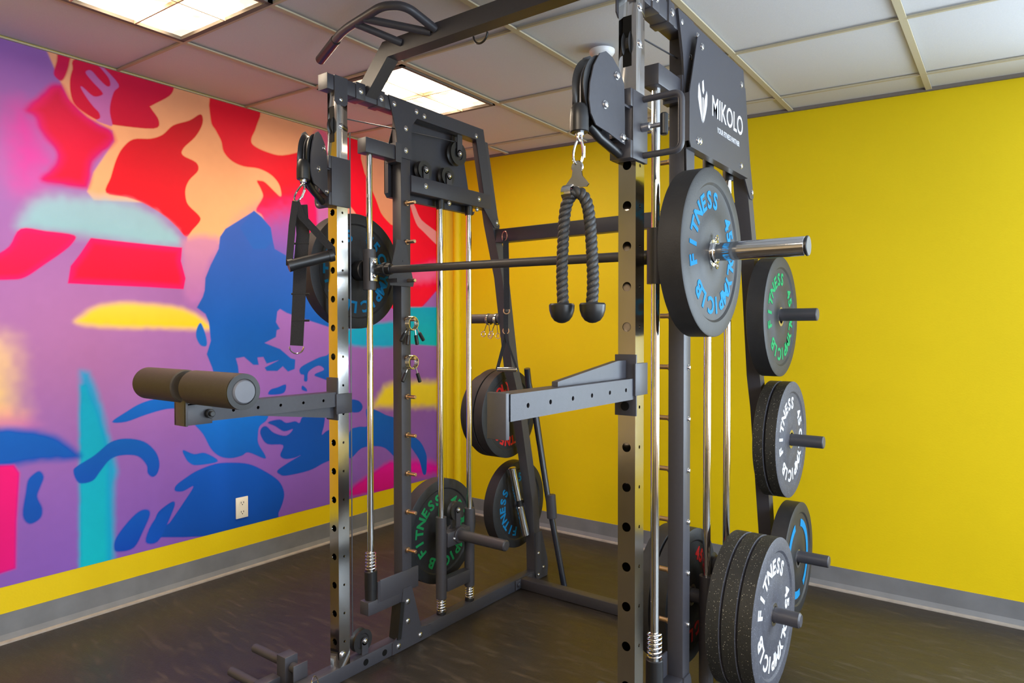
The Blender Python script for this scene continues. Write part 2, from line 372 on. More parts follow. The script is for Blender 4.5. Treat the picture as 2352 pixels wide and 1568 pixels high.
# ------------------------------------------------------------------ mural (paint on the left wall), colours computed on a fine grid
MURAL=[
([0.924,2.526,1.202,2.549,1.251,2.393,1.1,2.221,0.919,2.14],'8c62aa','9a62a8',0.12,None,0.02,1),
([0.88,1.262,1.027,1.242,1.04,1.04,1.023,0.932,0.877,0.947],'f0c8a0','f8d488',0.1,None,0.02,1),
([0.905,0.944,1.024,0.95,1.085,0.888,0.904,0.873],'f0a0a0','d070b8',0.08,None,0.02,1),
([2.12,3.044,4.131,3.798,4.126,1.971,1.794,1.737,1.796,1.936,1.36,1.892,1.333,1.927,1.361,2.021,1.451,2.179,1.443,2.227,1.337,2.261,1.267,2.311,1.225,2.405,1.175,2.521],'dc8c84','f6b888',0.006,None,0.02,0),
([1.045,2.201,1.103,2.233,1.151,2.148,1.2,2.043,1.164,1.979,1.099,1.899,1.033,1.955],'d048a0','d858b0',0.1,None,0.02,1),
([1.224,2.379,1.242,2.374,1.276,2.318,1.33,2.273,1.385,2.244,1.43,2.23,1.454,2.187,1.424,2.143,1.372,2.083,1.355,2.044,1.34,1.963,1.326,1.942,1.261,1.94,1.158,1.946,1.179,1.987,1.205,2.027,1.216,2.07,1.191,2.111,1.156,2.155,1.137,2.213,1.098,2.234,1.147,2.301,1.188,2.358],'c01040','ea3048',0.02,'d80a60',0.05,1),
([1.297,2.514,1.48,2.572,1.735,2.573,1.734,2.513,1.71,2.461,1.625,2.392,1.619,2.378,1.657,2.326,1.631,2.281,1.442,2.255,1.385,2.259,1.33,2.279,1.287,2.309,1.271,2.352,1.269,2.411,1.28,2.461],'d81848','c81838',0.004,None,0.02,1),
([1.378,2.518,1.399,2.515,1.473,2.45,1.452,2.409,1.436,2.349,1.434,2.305,1.443,2.252,1.419,2.249,1.374,2.257,1.39,2.273,1.386,2.296,1.363,2.317,1.336,2.349,1.312,2.387,1.32,2.394,1.364,2.365,1.4,2.381,1.398,2.396,1.364,2.426,1.334,2.457,1.337,2.472,1.357,2.478,1.387,2.451,1.421,2.427,1.436,2.436,1.43,2.464,1.404,2.493],'c070b0','c070b0',0.004,None,0.02,1),
([1.226,2.526,1.27,2.529,1.267,2.487,1.259,2.449,1.245,2.41,1.23,2.396,1.209,2.411,1.207,2.433,1.218,2.477],'d01048','c40c50',0.006,None,0.02,1),
([1.867,2.409,1.882,2.391,1.874,2.348,1.838,2.285,1.779,2.218,1.775,2.181,1.844,2.158,1.854,2.119,1.808,2.063,1.787,2.012,1.79,1.959,1.807,1.929,1.856,1.889,1.862,1.862,1.82,1.809,1.788,1.773,1.744,1.814,1.678,1.865,1.583,1.91,1.504,1.928,1.413,1.935,1.434,2.009,1.458,2.094,1.488,2.157,1.537,2.208,1.618,2.229,1.676,2.262,1.729,2.32,1.811,2.364],'b80820','f83440',0.004,None,0.02,1),
([1.944,2.537,2.201,2.536,2.189,2.423,2.159,2.351,2.172,2.316,2.253,2.297,2.357,2.299,2.521,2.36,2.587,2.364,2.594,2.131,2.579,1.711,2.473,1.672,2.327,1.691,2.282,1.761,2.231,1.927,2.185,1.961,2.218,2.022,2.229,2.052,2.213,2.089,2.192,2.123,2.211,2.129,2.243,2.125,2.302,2.084,2.338,2.062,2.347,2.081,2.33,2.133,2.28,2.175,2.203,2.195,2.113,2.19,2.044,2.205,1.997,2.244,1.983,2.298,1.954,2.346,1.926,2.396],'e02038','f43840',0.006,None,0.02,1),
([2.11,1.863,2.569,2.049,2.629,1.61,2.215,1.634],'b850a0','5868c0',0.12,None,0.02,1),
([2.546,2.407,2.7,2.44,2.695,1.667,2.553,1.657],'e07090','9868c0',0.02,None,0.02,1),
([2.557,2.228,2.507,2.04,2.542,1.812,2.593,1.922],'e01060','e01060',0.02,None,0.02,1),
([2.785,2.58,3.773,2.61,3.77,1.71,3.629,1.575,3.45,1.438,3.322,1.418,3.084,1.465,2.777,1.456],'fa1c34','f83048',0.006,'e81060',0.015,1),
([2.956,2.454,3.254,2.467,3.252,2.031,3.126,2.052,3.057,2.163,2.995,2.266,2.959,2.329],'e8a488','e8a080',0.005,None,0.02,1),
([2.782,2.134,2.84,2.088,2.896,2.019,2.78,1.944],'f0a090','f0a090',0.006,None,0.02,1),
([3.368,2.19,3.431,2.047,3.505,1.995,3.667,1.909,3.667,1.995,3.487,2.076,3.419,2.167],'f0a0a4','f0a0a4',0.004,None,0.02,1),
([3.366,1.714,3.676,1.799,3.675,1.672,3.365,1.624],'f070a0','f070a0',0.05,None,0.02,1),
([3.364,1.458,3.698,1.466,3.697,1.179,3.363,1.201],'28a8d0','10b8c0',0.01,None,0.02,0),
([2.828,1.306,3.301,1.351,3.301,1.196,2.827,1.205],'20a8d0','38a8d8',0.02,None,0.02,1),
([1.08,1.732,1.087,1.792,1.123,1.853,1.198,1.888,1.359,1.904,1.503,1.908,1.627,1.871,1.704,1.816,1.744,1.781,1.75,1.721,1.532,1.712,1.275,1.725],'a0c0d4','98c4d4',0.045,None,0.02,1),
([1.791,1.766,1.979,1.779,1.903,1.625,1.888,1.5,1.823,1.429,1.775,1.481,1.767,1.682],'d090b0','b878c0',0.03,None,0.02,1),
([1.075,1.729,1.166,1.73,1.278,1.724,1.269,1.686,1.227,1.641,1.159,1.583,1.09,1.526,1.037,1.512,0.972,1.516,0.973,1.59,1.034,1.651],'f81060','f42a50',0.006,'f0086c',0.03,1),
([1.346,1.719,1.532,1.716,1.767,1.715,1.76,1.648,1.783,1.562,1.772,1.507,1.591,1.509,1.411,1.508,1.251,1.508,1.263,1.585,1.301,1.641],'f82a50','fa2c44',0.005,'f4086a',0.04,0),
([1.276,1.335,1.309,1.372,1.353,1.403,1.41,1.423,1.499,1.431,1.654,1.427,1.754,1.416,1.844,1.381,1.901,1.34,1.908,1.302,1.653,1.306,1.467,1.309,1.353,1.315],'f4d860','f8d440',0.02,'f6cc80',0.03,1),
([1.296,1.119,1.334,1.107,1.378,0.975,1.414,0.809,1.45,0.641,1.434,0.561,1.433,0.439,1.431,0.275,1.43,0.193,1.286,0.174],'48a0d8','30a8cc',0.022,None,0.02,0),
([1.295,1.05,1.317,1.049,1.368,0.895,1.405,0.729,1.4,0.548,1.396,0.223,1.286,0.174],'18a8d0','10b8c8',0.016,None,0.02,0),
([0.952,0.888,1.098,0.873,1.193,0.833,1.262,0.771,1.287,0.723,1.132,0.734,0.951,0.744],'0f60c0','1058b8',0.025,None,0.02,1),
([0.951,0.742,1.039,0.732,1.058,0.695,1.053,0.613,1.045,0.489,1.04,0.294,0.945,0.284],'f01078','e0107a',0.01,None,0.02,0),
([3.044,0.82,3.126,0.92,3.26,0.947,3.688,0.921,3.688,0.733,3.043,0.792],'f0dc50','e8d048',0.04,None,0.02,0),
([2.845,0.294,3.018,0.358,3.208,0.407,3.207,0.226,3.017,0.236,2.845,0.248],'e0209a','d01080',0.025,None,0.02,1),
([3.372,0.382,3.686,0.303,3.686,0.254,3.371,0.289],'f020a8','e030a8',0.05,None,0.02,1),
([2.172,1.957,2.217,1.93,2.276,1.877,2.284,1.826,2.301,1.76,2.424,1.709,2.692,1.715,2.689,1.314,2.495,1.365,2.377,1.398,2.333,1.42,2.315,1.405,2.306,1.344,2.332,1.306,2.31,1.298,2.305,1.26,2.232,1.227,2.331,1.191,2.402,1.136,2.433,1.127,2.428,1.072,2.383,1.059,2.348,1.091,2.312,1.066,2.244,1.07,2.231,1.089,2.322,1.127,2.244,1.111,2.223,1.149,2.186,1.147,2.194,1.106,2.161,1.107,2.105,1.153,2.057,1.147,2.069,1.104,2.076,1.031,2.079,0.958,1.957,0.981,1.921,1.103,1.892,1.174,1.915,1.243,1.905,1.341,1.887,1.382,1.841,1.415,1.873,1.471,1.884,1.506,1.888,1.569,1.918,1.64,1.963,1.728,1.971,1.792,2.002,1.838,2.127,1.925],'4a66c0','0c60b8',0.004,None,0.02,0),
([2.172,1.957,2.217,1.93,2.276,1.877,2.288,1.804,2.241,1.754,2.166,1.747,2.087,1.855],'4064c0','3a68c0',0.004,None,0.02,0),
([1.858,1.337,1.875,1.313,1.893,1.25,1.889,1.216,1.857,1.223,1.836,1.265,1.84,1.306],'2c6cc4','2c6cc4',0.004,None,0.02,1),
([2.723,1.185,2.663,1.146,2.605,1.134,2.493,1.092,2.462,1.067,2.47,1.04,2.493,1.032,2.493,0.999,2.516,0.998,2.525,1.051,2.597,1.084,2.638,1.058,2.572,1.035,2.588,1.017,2.721,0.996],'1064bc','0c54b4',0.004,None,0.02,1),
([2.254,0.937,2.269,0.963,2.312,0.972,2.367,0.985,2.359,0.943,2.319,0.932],'0c54b8','0c54b8',0.004,None,0.02,1),
([2.477,0.948,2.481,0.971,2.508,0.952,2.512,0.935],'0c54b8','0c54b8',0.004,None,0.02,1),
([1.804,0.842,1.839,0.861,2.211,0.83,2.242,0.795,2.197,0.763,2.186,0.715,2.189,0.665,2.23,0.596,2.223,0.579,2.127,0.627,2.087,0.615,2.022,0.611,1.959,0.631,1.91,0.679,1.868,0.76],'1470d4','0e5cb8',0.004,None,0.02,1),
([2.249,0.779,2.325,0.787,2.369,0.763,2.429,0.766,2.46,0.753,2.491,0.789,2.628,0.781,2.637,0.726,2.619,0.664,2.66,0.683,2.719,0.676,2.718,0.524,2.617,0.485,2.52,0.46,2.367,0.457,2.322,0.474,2.308,0.496,2.367,0.525,2.466,0.561,2.42,0.552,2.36,0.555,2.327,0.582,2.346,0.637,2.245,0.657,2.203,0.713,2.207,0.749,2.239,0.758,2.288,0.715,2.368,0.689,2.414,0.722,2.354,0.716,2.296,0.752],'0c4ca8','0e50ae',0.004,None,0.02,1),
([2.833,0.855,2.909,0.845,2.941,0.803,2.908,0.772,2.832,0.788],'0c50b0','0c50b0',0.004,None,0.02,1),
([2.969,0.783,3.038,0.777,3.137,0.732,3.259,0.665,3.258,0.427,3.136,0.508,3.042,0.535,2.929,0.537,2.83,0.488,2.831,0.653,2.908,0.678,2.98,0.678],'1060c0','0c54b8',0.004,None,0.02,1),
([3.36,0.57,3.465,0.509,3.525,0.415,3.532,0.347,3.525,0.272,3.491,0.278,3.451,0.388,3.36,0.505],'1060c4','1058c0',0.004,None,0.02,1),
([1.72,0.493,1.726,0.52,1.778,0.55,1.836,0.575,1.933,0.594,2.022,0.587,2.127,0.563,2.222,0.51,2.315,0.437,2.351,0.366,2.343,0.31,2.313,0.252,2.255,0.164,1.636,0.279,1.691,0.338,1.765,0.428,1.815,0.498,1.76,0.483],'0c58c0','0a48a4',0.004,None,0.02,1),
([1.762,0.692,1.82,0.663,1.879,0.66,1.949,0.606,1.837,0.603,1.796,0.621,1.773,0.653],'1060c4','1068c8',0.004,None,0.02,1),
([1.593,0.322,1.615,0.356,1.637,0.405,1.703,0.441,1.717,0.427,1.703,0.391,1.652,0.308],'1050b4','1050b4',0.004,None,0.02,1),
([1.431,0.28,1.44,0.324,1.484,0.379,1.539,0.424,1.58,0.429,1.596,0.402,1.565,0.332,1.519,0.258,1.448,0.257],'0c58bc','1048b0',0.006,None,0.02,1),
([1.574,0.272,1.603,0.352,1.661,0.407,1.71,0.436,1.714,0.415,1.679,0.334,1.63,0.258],'0c54b8','1050b8',0.006,None,0.02,1),
([1.263,0.669,1.285,0.692,1.351,0.727,1.419,0.777,1.488,0.786,1.57,0.761,1.625,0.705,1.644,0.644,1.634,0.597,1.61,0.582,1.587,0.605,1.582,0.644,1.541,0.694,1.47,0.709,1.418,0.698,1.375,0.65,1.341,0.611,1.285,0.612],'0c60bc','1450b4',0.004,None,0.02,1),
([1.428,0.872,1.49,0.912,1.562,0.948,1.656,0.964,1.795,0.947,1.795,0.902,1.685,0.908,1.58,0.889,1.489,0.865],'0c68c8','0c60c0',0.004,None,0.02,1),
([1.106,0.679,1.132,0.691,1.148,0.663,1.135,0.622,1.123,0.582,1.141,0.527,1.133,0.486,1.093,0.47,1.068,0.513,1.08,0.607,1.088,0.656],'1858b8','1850ac',0.006,None,0.02,1)]

def catmull(P, k=4):
    n = len(P); out = []
    for i in range(n):
        p0, p1, p2, p3 = P[i-1], P[i], P[(i+1) % n], P[(i+2) % n]
        for j in range(k):
            t = j/k; out.append(.5*((2*p1)+(-p0+p2)*t+(2*p0-5*p1+4*p2-p3)*t*t+(-p0+3*p1-3*p2+p3)*t**3))
    return np.array(out)
def lin(h): return np.array(H(h)[:3])
def mural():
    dy = .004; ys = np.arange(.30, 3.641, dy); zs = np.arange(.228, 2.512, dy); zs[-1] = 2.51
    Y, Z = np.meshgrid(ys, zs); ny, nz = len(ys), len(zs)
    C = np.zeros((nz, ny, 3))
    # lavender wash with slow changes of hue
    a = lin('9c68b0'); b_ = lin('b078c0'); c_ = lin('8660b4'); d_ = lin('b87cb0')
    t = np.clip((Z-.228)/2.28, 0, 1)[..., None]
    C[:] = c_*(1-t)+b_*t
    g = np.exp(-((Z-1.25)/.45)**2-((Y-1.2)/.7)**2)[..., None]; C = C*(1-g*.75)+d_*g*.75
    g = np.exp(-((Z-2.3)/.3)**2-((Y-1.0)/.35)**2)[..., None]; C = C*(1-g*.8)+lin('8c62a8')*g*.8
    rng = np.random.RandomState(3)
    # low-frequency mottling
    def vnoise(s):
        gy, gz = int(3.5/s)+3, int(2.5/s)+3; G = rng.rand(gz, gy); yy = (Y-.3)/s; zz = (Z-.2)/s
        i = yy.astype(int); j = zz.astype(int); fy = yy-i; fz = zz-j; fy = fy*fy*(3-2*fy); fz = fz*fz*(3-2*fz)
        return (G[j, i]*(1-fy)+G[j, i+1]*fy)*(1-fz)+(G[j+1, i]*(1-fy)+G[j+1, i+1]*fy)*fz
    n1 = vnoise(.25); n2 = vnoise(.03); C *= (1+.10*(n1-.5)+.03*(n2-.5))[..., None]
    for flat, c1, c2, soft, edge, ew, cr in MURAL:
        P = np.array(flat).reshape(-1, 2)
        zt, zb = P[:, 1].max(), P[:, 1].min()
        if cr: P = catmull(P)
        m = soft+.004
        i0 = np.searchsorted(ys, P[:, 0].min()-m); i1 = np.searchsorted(ys, P[:, 0].max()+m)
        j0 = np.searchsorted(zs, P[:, 1].min()-m); j1 = np.searchsorted(zs, P[:, 1].max()+m)
        if i1 <= i0 or j1 <= j0: continue
        yy = Y[j0:j1, i0:i1]; zz = Z[j0:j1, i0:i1]; n = n2[j0:j1, i0:i1]
        d = np.full(yy.shape, 9.); ins = np.zeros(yy.shape, bool)
        for k in range(len(P)):
            ax, az = P[k]; bx, bz = P[(k+1) % len(P)]; ex, ez = bx-ax, bz-az; L2 = ex*ex+ez*ez+1e-12
            tt = np.clip(((yy-ax)*ex+(zz-az)*ez)/L2, 0, 1); d = np.minimum(d, (yy-ax-tt*ex)**2+(zz-az-tt*ez)**2)
            c = ((az > zz) != (bz > zz)); ins ^= c & (yy < (zz-az)*ex/(ez if abs(ez) > 1e-9 else 1e-9)+ax)
        sd = np.where(ins, 1, -1)*np.sqrt(d)
        if soft > .01: sd = sd+(n-.5)*soft*.28
        al = np.clip(sd/soft*.5+.5, 0, 1); al = al*al*(3-2*al)
        q = np.clip((zz-zb)/(zt-zb), 0, 1)[..., None]; col = lin(c1)*q+lin(c2)*(1-q)
        if edge:
            e = np.clip(1-sd/ew, 0, 1)[..., None]; e = e*e*(3-2*e); col = col*(1-e)+lin(edge)*e
        col = col*(1+.12*(n1[j0:j1, i0:i1]-.5)+.03*(n-.5))[..., None]
        C[j0:j1, i0:i1] = C[j0:j1, i0:i1]*(1-al[..., None])+col*al[..., None]
    # beyond the picture's left edge the wall goes over into warm yellow
    g = np.clip((.80-Y)/.25, 0, 1)[..., None]; C = C*(1-g)+lin('f0b828')*g
    me = bpy.data.meshes.new('mural')
    co = np.stack([np.full(Y.shape, -3.3885), Y, Z], -1).reshape(-1, 3)
    idx = np.arange(nz*ny).reshape(nz, ny)
    F = np.stack([idx[:-1, :-1], idx[:-1, 1:], idx[1:, 1:], idx[1:, :-1]], -1).reshape(-1, 4)
    me.vertices.add(len(co)); me.vertices.foreach_set('co', co.ravel().astype(np.float32))
    me.loops.add(F.size); me.loops.foreach_set('vertex_index', F.ravel().astype(np.int32))
    me.polygons.add(len(F)); me.polygons.foreach_set('loop_start', np.arange(0, F.size, 4, dtype=np.int32))
    me.update(calc_edges=True)
    at = me.color_attributes.new('paint', 'FLOAT_COLOR', 'POINT')
    at.data.foreach_set('color', np.concatenate([C.reshape(-1, 3), np.ones((len(co), 1))], 1).ravel().astype(np.float32))
    m = bpy.data.materials.new('mural_paint'); m.use_nodes = True; N = m.node_tree.nodes
    an = N.new('ShaderNodeAttribute'); an.attribute_name = 'paint'; bs = N['Principled BSDF']; bs.inputs['Roughness'].default_value = .6; bs.inputs['Specular IOR Level'].default_value = .25
    gm = N.new('ShaderNodeHueSaturation'); gm.inputs['Saturation'].default_value = 1.06; gm.inputs['Value'].default_value = .94
    m.node_tree.links.new(an.outputs['Color'], gm.inputs['Color']); m.node_tree.links.new(gm.outputs[0], bs.inputs['Base Color'])
    me.materials.append(m); o = bpy.data.objects.new('mural', me); COL.objects.link(o); o.parent = WL
    o['label'] = 'airbrushed mural with a blue figure and red shapes'
    return o
mural()

# ------------------------------------------------------------------ ceiling fixtures
def troffer(x0, x1, y0, y1, dx, dys, label, power):
    cx, cyy = (x0+x1)/2, (y0+y1)/2; t = thing('troffer_light', label, 'ceiling light', (cx, cyy, cz(cx)), 'square troffer lights in the tile ceiling')
    def Z(x, d): return cz(x)+d
    b = MB(); b.box(x0+.015, x1-.015, y0+.015, y1-.015, 0, .002)
    for v in b.bm.verts: v.co.z = Z(v.co.x, .009+v.co.z)
    b.build('lens', 'lens', t, 0)
    b = MB()
    for (a0, a1, c0, c1) in ((x0, x0+.02, y0, y1), (x1-.02, x1, y0, y1), (x0, x1, y0, y0+.02), (x0, x1, y1-.02, y1)): b.box(a0, a1, c0, c1, 0, 1)
    for v in b.bm.verts: v.co.z = Z(v.co.x, -.004 if v.co.z < .5 else .011)
    b.build('frame', 'gridd', t, 0)
    b = MB()
    for xx in dx: b.box(xx-.003, xx+.003, y0+.02, y1-.02, 0, 1)
    for yy in dys: b.box(x0+.02, x1-.02, yy-.003, yy+.003, 0, 1)
    for v in b.bm.verts: v.co.z = Z(v.co.x, -.006 if v.co.z < .5 else .009)
    b.build('louver', 'louver', t, 0)
    if power:
        l = area('troffer_lamp', (cx, cyy, cz(cx)-.012), (0, 0, 0), x1-x0-.06, y1-y0-.06, power, (1, .86, .68)); l.parent = t; l.location = (0, 0, -.012)
    return t
LP = 0
troffer(-2.765, -2.145, .80, 1.455, [-2.42], [1.255, 1.03], 'bright troffer light in the ceiling at the upper left, nearest the mural', 6)
troffer(-2.785, -2.19, 2.135, 2.80, [-2.40], [2.486], 'glowing four-cell troffer light seen behind the bent pull-up crossbar', 8)
troffer(-.955, -.345, -.52, .14, [-.65], [-.19], 'unseen troffer light added above and behind the camera for fill', 16)  # out-of-view fixture, added to fill the camera-facing surfaces
troffer(.885, 1.485, -.52, .14, [1.18], [-.19], 'unseen fill troffer added behind the camera near the window wall', 8)  # extra unseen fixture, added as fill from the window side
troffer(.275, .885, -1.84, -1.18, [.58], [-1.51], 'unseen fill troffer added far behind the camera', 20)  # strongest of the added unseen fixtures, brightens the yellow wall
b = MB(); zc = cz(-1.376); b.lathe([(zc, .052), (zc-.008, .052), (zc-.02, .044), (zc-.03, .028), (zc-.034, .002)], (-1.376, 2.47, 0), 32, 'z', False)
tag(b.build('smoke_detector', 'dome'), 'round white ceiling detector above the right swivelling pulley', 'smoke detector')
# outlet on the mural
t = thing('wall_outlet', 'ivory wall outlet on the blue shape low on the mural', 'outlet', (-3.388, 2.083, .333))
b = MB(); b.box(-3.388, -3.382, 2.047, 2.119, .276, .390, .002); b.build('cover_plate', 'ivory', t)
for zc in (.358, .308):
    b = MB(); b.cyl((-3.383, 2.083, zc), (-3.380, 2.083, zc), .017, 20); r = b.build('receptacle', 'ivory', t)
    b = MB()
    for dy_ in (-.007, .007): b.box(-3.3805, -3.3795, 2.083+dy_-.0015, 2.083+dy_+.0015, zc-.002, zc+.008)
    b.cyl((-3.3805, 2.083, zc-.008), (-3.3795, 2.083, zc-.008), .003, 10); b.build('slot', 'dark', r)

# ================================================================== THE RACK
XL, XR = -2.016, -.823; HW = .025
RK = thing('power_rack', 'dark grey steel smith machine and cable rack with chrome front posts', 'power rack', (-1.42, 2.2, 0))
PZ = [.463+.1055*k for k in range(-3, 13)]
def legy(z):      # front edge of the slanting rear leg
    P = [(0, 2.875), (.34, 2.86), (.42, 2.85), (.99, 2.722), (1.12, 2.676), (1.55, 2.60), (1.80, 2.52), (2.17, 2.435)]
    for (a, p), (c, q) in zip(P[:-1], P[1:]):
        if a <= z <= c: return p+(q-p)*(z-a)/(c-a)
    return P[-1][1]
for X, s in ((XL, -1), (XR, 1)):
    side = 'inner' if s < 0 else 'outer'
    xi = X+HW       # the +x face, seen by the camera
    # front post with real holes in its front face
    b = MB(); y0, y1 = 1.611, 1.661
    b.holed((X-HW, y0, 0), (1, 0, 0), (0, 0, 1), .05, (.055, 2.168), PZ, .0125, (0, -1, 0))
    b.holed((X+HW, y0, 0), (0, 1, 0), (0, 0, 1), .05, (.055, 2.168), PZ, .0045, (1, 0, 0))
    b.bm.faces.new([b.bm.verts.new(p) for p in ((X-HW, y1, .055), (X-HW, y0, .055), (X-HW, y0, 2.168), (X-HW, y1, 2.168))])
    b.bm.faces.new([b.bm.verts.new(p) for p in ((X+HW, y1, .055), (X-HW, y1, .055), (X-HW, y1, 2.168), (X+HW, y1, 2.168))])
    bmesh.ops.remove_doubles(b.bm, verts=b.bm.verts[:], dist=1e-6); bmesh.ops.recalc_face_normals(b.bm, faces=b.bm.faces[:])
    fp = b.build('front_post', 'chrome', RK, 30); fp['label'] = 'chrome front post with a row of holes'
    # slot with guide pulley near the post top
    b = MB(); b.box(X-.012, X+.012, 1.6095, 1.613, 1.985, 2.115); b.build('cable_slot', 'dark', fp, 0)
    b = MB(); b.lathe([(-.010, .040), (-.004, .030), (.004, .030), (.010, .040), (.010, .006), (-.010, .006)], (X, 1.636, 2.045), 40); b.build('guide_pulley', 'wheel', RK)
    b = MB(); b.bolt((xi, 1.63, 2.14), r=.008); b.bolt((xi, 1.63, 2.045), r=.008)
    if s < 0: b.bolt((xi, 1.627, .10), r=.011, h=.008)
    b.build('bolt', 'zinc', RK)
    # middle upright
    b = MB(); b.box(X-HW, xi, 1.932, 1.985, .05, 2.17, .003); mu = b.build('middle_upright', 'steel', RK)
    pegz = [.404+.1563*k for k in range(10)]
    for z in pegz:
        b = MB(); d = 1 if s < 0 else -1; xs = X+d*HW
        b.cyl((xs-.001*d, 1.958, z), (xs+.010*d, 1.958, z), .011, 16, bev=.001); b.cyl((xs, 1.958, z), (xs+.052*d, 1.958, z), .0075, 16, bev=.0015)
        b.build('catch_peg', 'brass', RK)
    if s > 0:
        b = MB()
        for z in pegz: b.bolt((xi, 1.966, z), r=.0065, h=.007)
        b.build('bolt', 'zinc', RK)
    # rear leg, slanting back towards the floor
    zs_ = [.02, .34, .42, .99, 1.12, 1.55, 1.80, 2.17]
    b = MB(); b.prism([(legy(z), z) for z in zs_]+[(legy(z)+.053, z) for z in zs_[::-1]], X-HW, xi); b.build('rear_leg', 'steel', RK, 20)
    # top header, tall box section from the front end back to the rear leg
    b = MB(); b.box(X-HW, xi, 1.572, 2.45, 2.166, 2.221, .003); b.build('header_beam', 'steel', RK)
    b = MB(); b.box(X-HW-.001, xi+.001, 1.570, 1.574, 2.165, 2.222, .001); b.build('end_cap', 'steel', RK)
    # bracket tying post and header
    xo = xi+.001
    b = MB(); b.prism([(1.600, 2.222), (1.66, 2.222), (1.66, 2.13), (1.648, 2.118), (1.612, 2.118), (1.600, 2.13)], *((xi+.0002, xi+.004) if s < 0 else (X-HW-.004, X-HW-.0002))); b.build('post_bracket', 'steel', RK, 20)
    # gusset plate joining header and middle upright
    b = MB(); b.prism([(1.862, 2.222), (2.452, 2.222), (2.50, 2.0), (2.575, 1.79), (2.565, 1.78), (2.535, 1.78), (2.455, 1.86), (2.455, 1.932), (2.40, 2.166), (2.02, 2.166), (1.99, 2.13), (1.987, 1.99), (1.915, 1.99), (1.905, 2.08)], xi+.0002, xi+.0045)
    b.build('gusset_plate', 'steel2', RK, 20)
    b = MB(); b.box(X-HW+.002, xi+.006, 1.985, legy(1.9)+.01, 1.862, 1.930, .003); b.build('upper_crossbar', 'steel2', RK)
    b = MB()
    for y, z in ((1.892, 2.193), (2.016, 2.194), (2.062, 2.186), (1.956, 2.111), (1.956, 2.023), (2.399, 2.181), (2.071, 1.899), (2.42, 1.899), (2.553, 1.806)): b.bolt((xi+.0045, y, z), r=.0085)
    if s > 0:
        for y, z in ((1.70, 2.19),): b.bolt((xi, y, z), r=.0085)
    b.build('bolt', 'zinc', RK)
    # pulley shroud plate on the outside of the frame
    xs = XL-.040 if s < 0 else XR+.049
    poly = [(1.962, 2.168), (1.99, 2.185), (2.335, 2.185), (2.372, 2.160), (2.445, 1.850), (2.438, 1.834), (1.915, 1.834), (1.902, 1.850), (1.902, 1.99)]
    b = MB(); b.prism(poly, xs, xs+.003); sh = b.build('pulley_shroud', 'steel2', RK, 20)
    b = MB()
    lip = poly[3:9]
    for p, q in zip(poly, poly[1:]+poly[:1]):
        x2 = xs+.03*(1 if s < 0 else -1)*.75
        b.prism([(p[0], p[1]), (q[0], q[1]), (q[0]*.998+2.15*.002, q[1]*.998+2.0*.002), (p[0]*.998+2.15*.002, p[1]*.998+2.0*.002)], min(xs, x2), max(xs, x2)) if (p, q) in ((poly[5], poly[6]), (poly[4], poly[5]), (poly[7], poly[8])) else None
    if len(b.bm.verts): b.build('shroud_lip', 'steel', sh, 0)
    if s > 0:
        b = MB()
        for y, z in ((1.995, 2.150), (2.357, 2.140), (1.965, 1.863), (1.985, 1.865), (2.36, 1.864)): b.bolt((xs+.003, y, z), r=.0085)
        b.build('bolt', 'zinc', sh)
        # outer gusset in front of the shroud
        b = MB(); b.prism([(1.79, 2.222), (1.965, 2.222), (1.965, 2.166), (1.900, 1.99), (1.897, 1.765), (1.925, 1.765)][:0]+[(1.862, 2.222), (1.98, 2.222), (1.955, 2.05), (1.935, 1.99), (1.988, 1.99), (1.988, 1.76), (1.93, 1.76), (1.915, 1.99), (1.90, 2.10)], xi+.005, xi+.008); b.build('outer_gusset', 'steel2', RK, 20)
        # lettering: emblem, maker's name and a small line
        ex, ey, ez = (0, 1, 0), (0, 0, 1), (1, 0, 0)
        b = MB(); me = text_mesh('MIKOLO', .098, .0006, .0010)
        mtx = frame_mtx((xs+.0032, 2.228, 1.968), ex, ey, ez) @ Matrix.Diagonal((.80, .92, 1, 1)); put_mesh(b, me, mtx); b.build('maker_name', 'white', sh, 0)
        b = MB(); me = text_mesh('YOUR FITNESS PARTNER', .024, .0005, .0003)
        put_mesh(b, me, frame_mtx((xs+.0032, 2.235, 1.925), ex, ey, ez)@Matrix.Diagonal((.80, 1, 1, 1))); b.build('slogan', 'white', sh, 0)
        b = MB(); cy0, cz0 = 2.005, 1.985
        for pl in ([(-.010, .062), (.004, .070), (.012, .040), (.004, .026), (-.008, .034)], [(-.048, .040), (-.040, .052), (-.016, .010), (-.006, -.060), (-.016, -.050), (-.036, -.020), (-.050, .006)],
                   [(.044, .030), (.036, .044), (.014, .010), (.004, -.060), (.014, -.050), (.030, -.024), (.042, .002)], [(-.006, .016), (.006, .016), (.004, -.045), (-.002, -.062), (-.004, -.045)]):
            b.prism([(cy0+u*.8, cz0+v) for u, v in pl], xs+.003, xs+.0040)
        b.build('emblem', 'white', sh, 0)
    # pulleys behind the shroud
    for (py, pz, R) in ((2.305, 2.085, .052), (2.09, 1.972, .040), (2.235, 1.972, .040)):
        b = MB(); b.lathe([(-.012, R), (-.004, R*.8), (.004, R*.8), (.012, R), (.012, R*.55), (.008, R*.5), (.008, .006), (-.008, .006), (-.008, R*.5), (-.012, R*.55)], (X-.005, py, pz), 40); b.build('cable_pulley', 'wheel', RK)
        b = MB(); zt = 2.17 if pz > 2 else 1.928
        zz = sorted((pz, zt)); b.box(X+.010, X+.014, py-.016, py+.016, zz[0], zz[1]); b.cyl((X+.010, py, pz), (X+.014, py, pz), .016, 20); b.box(X-.022, X-.018, py-.016, py+.016, zz[0], zz[1]); b.build('pulley_bracket', 'steel', RK)
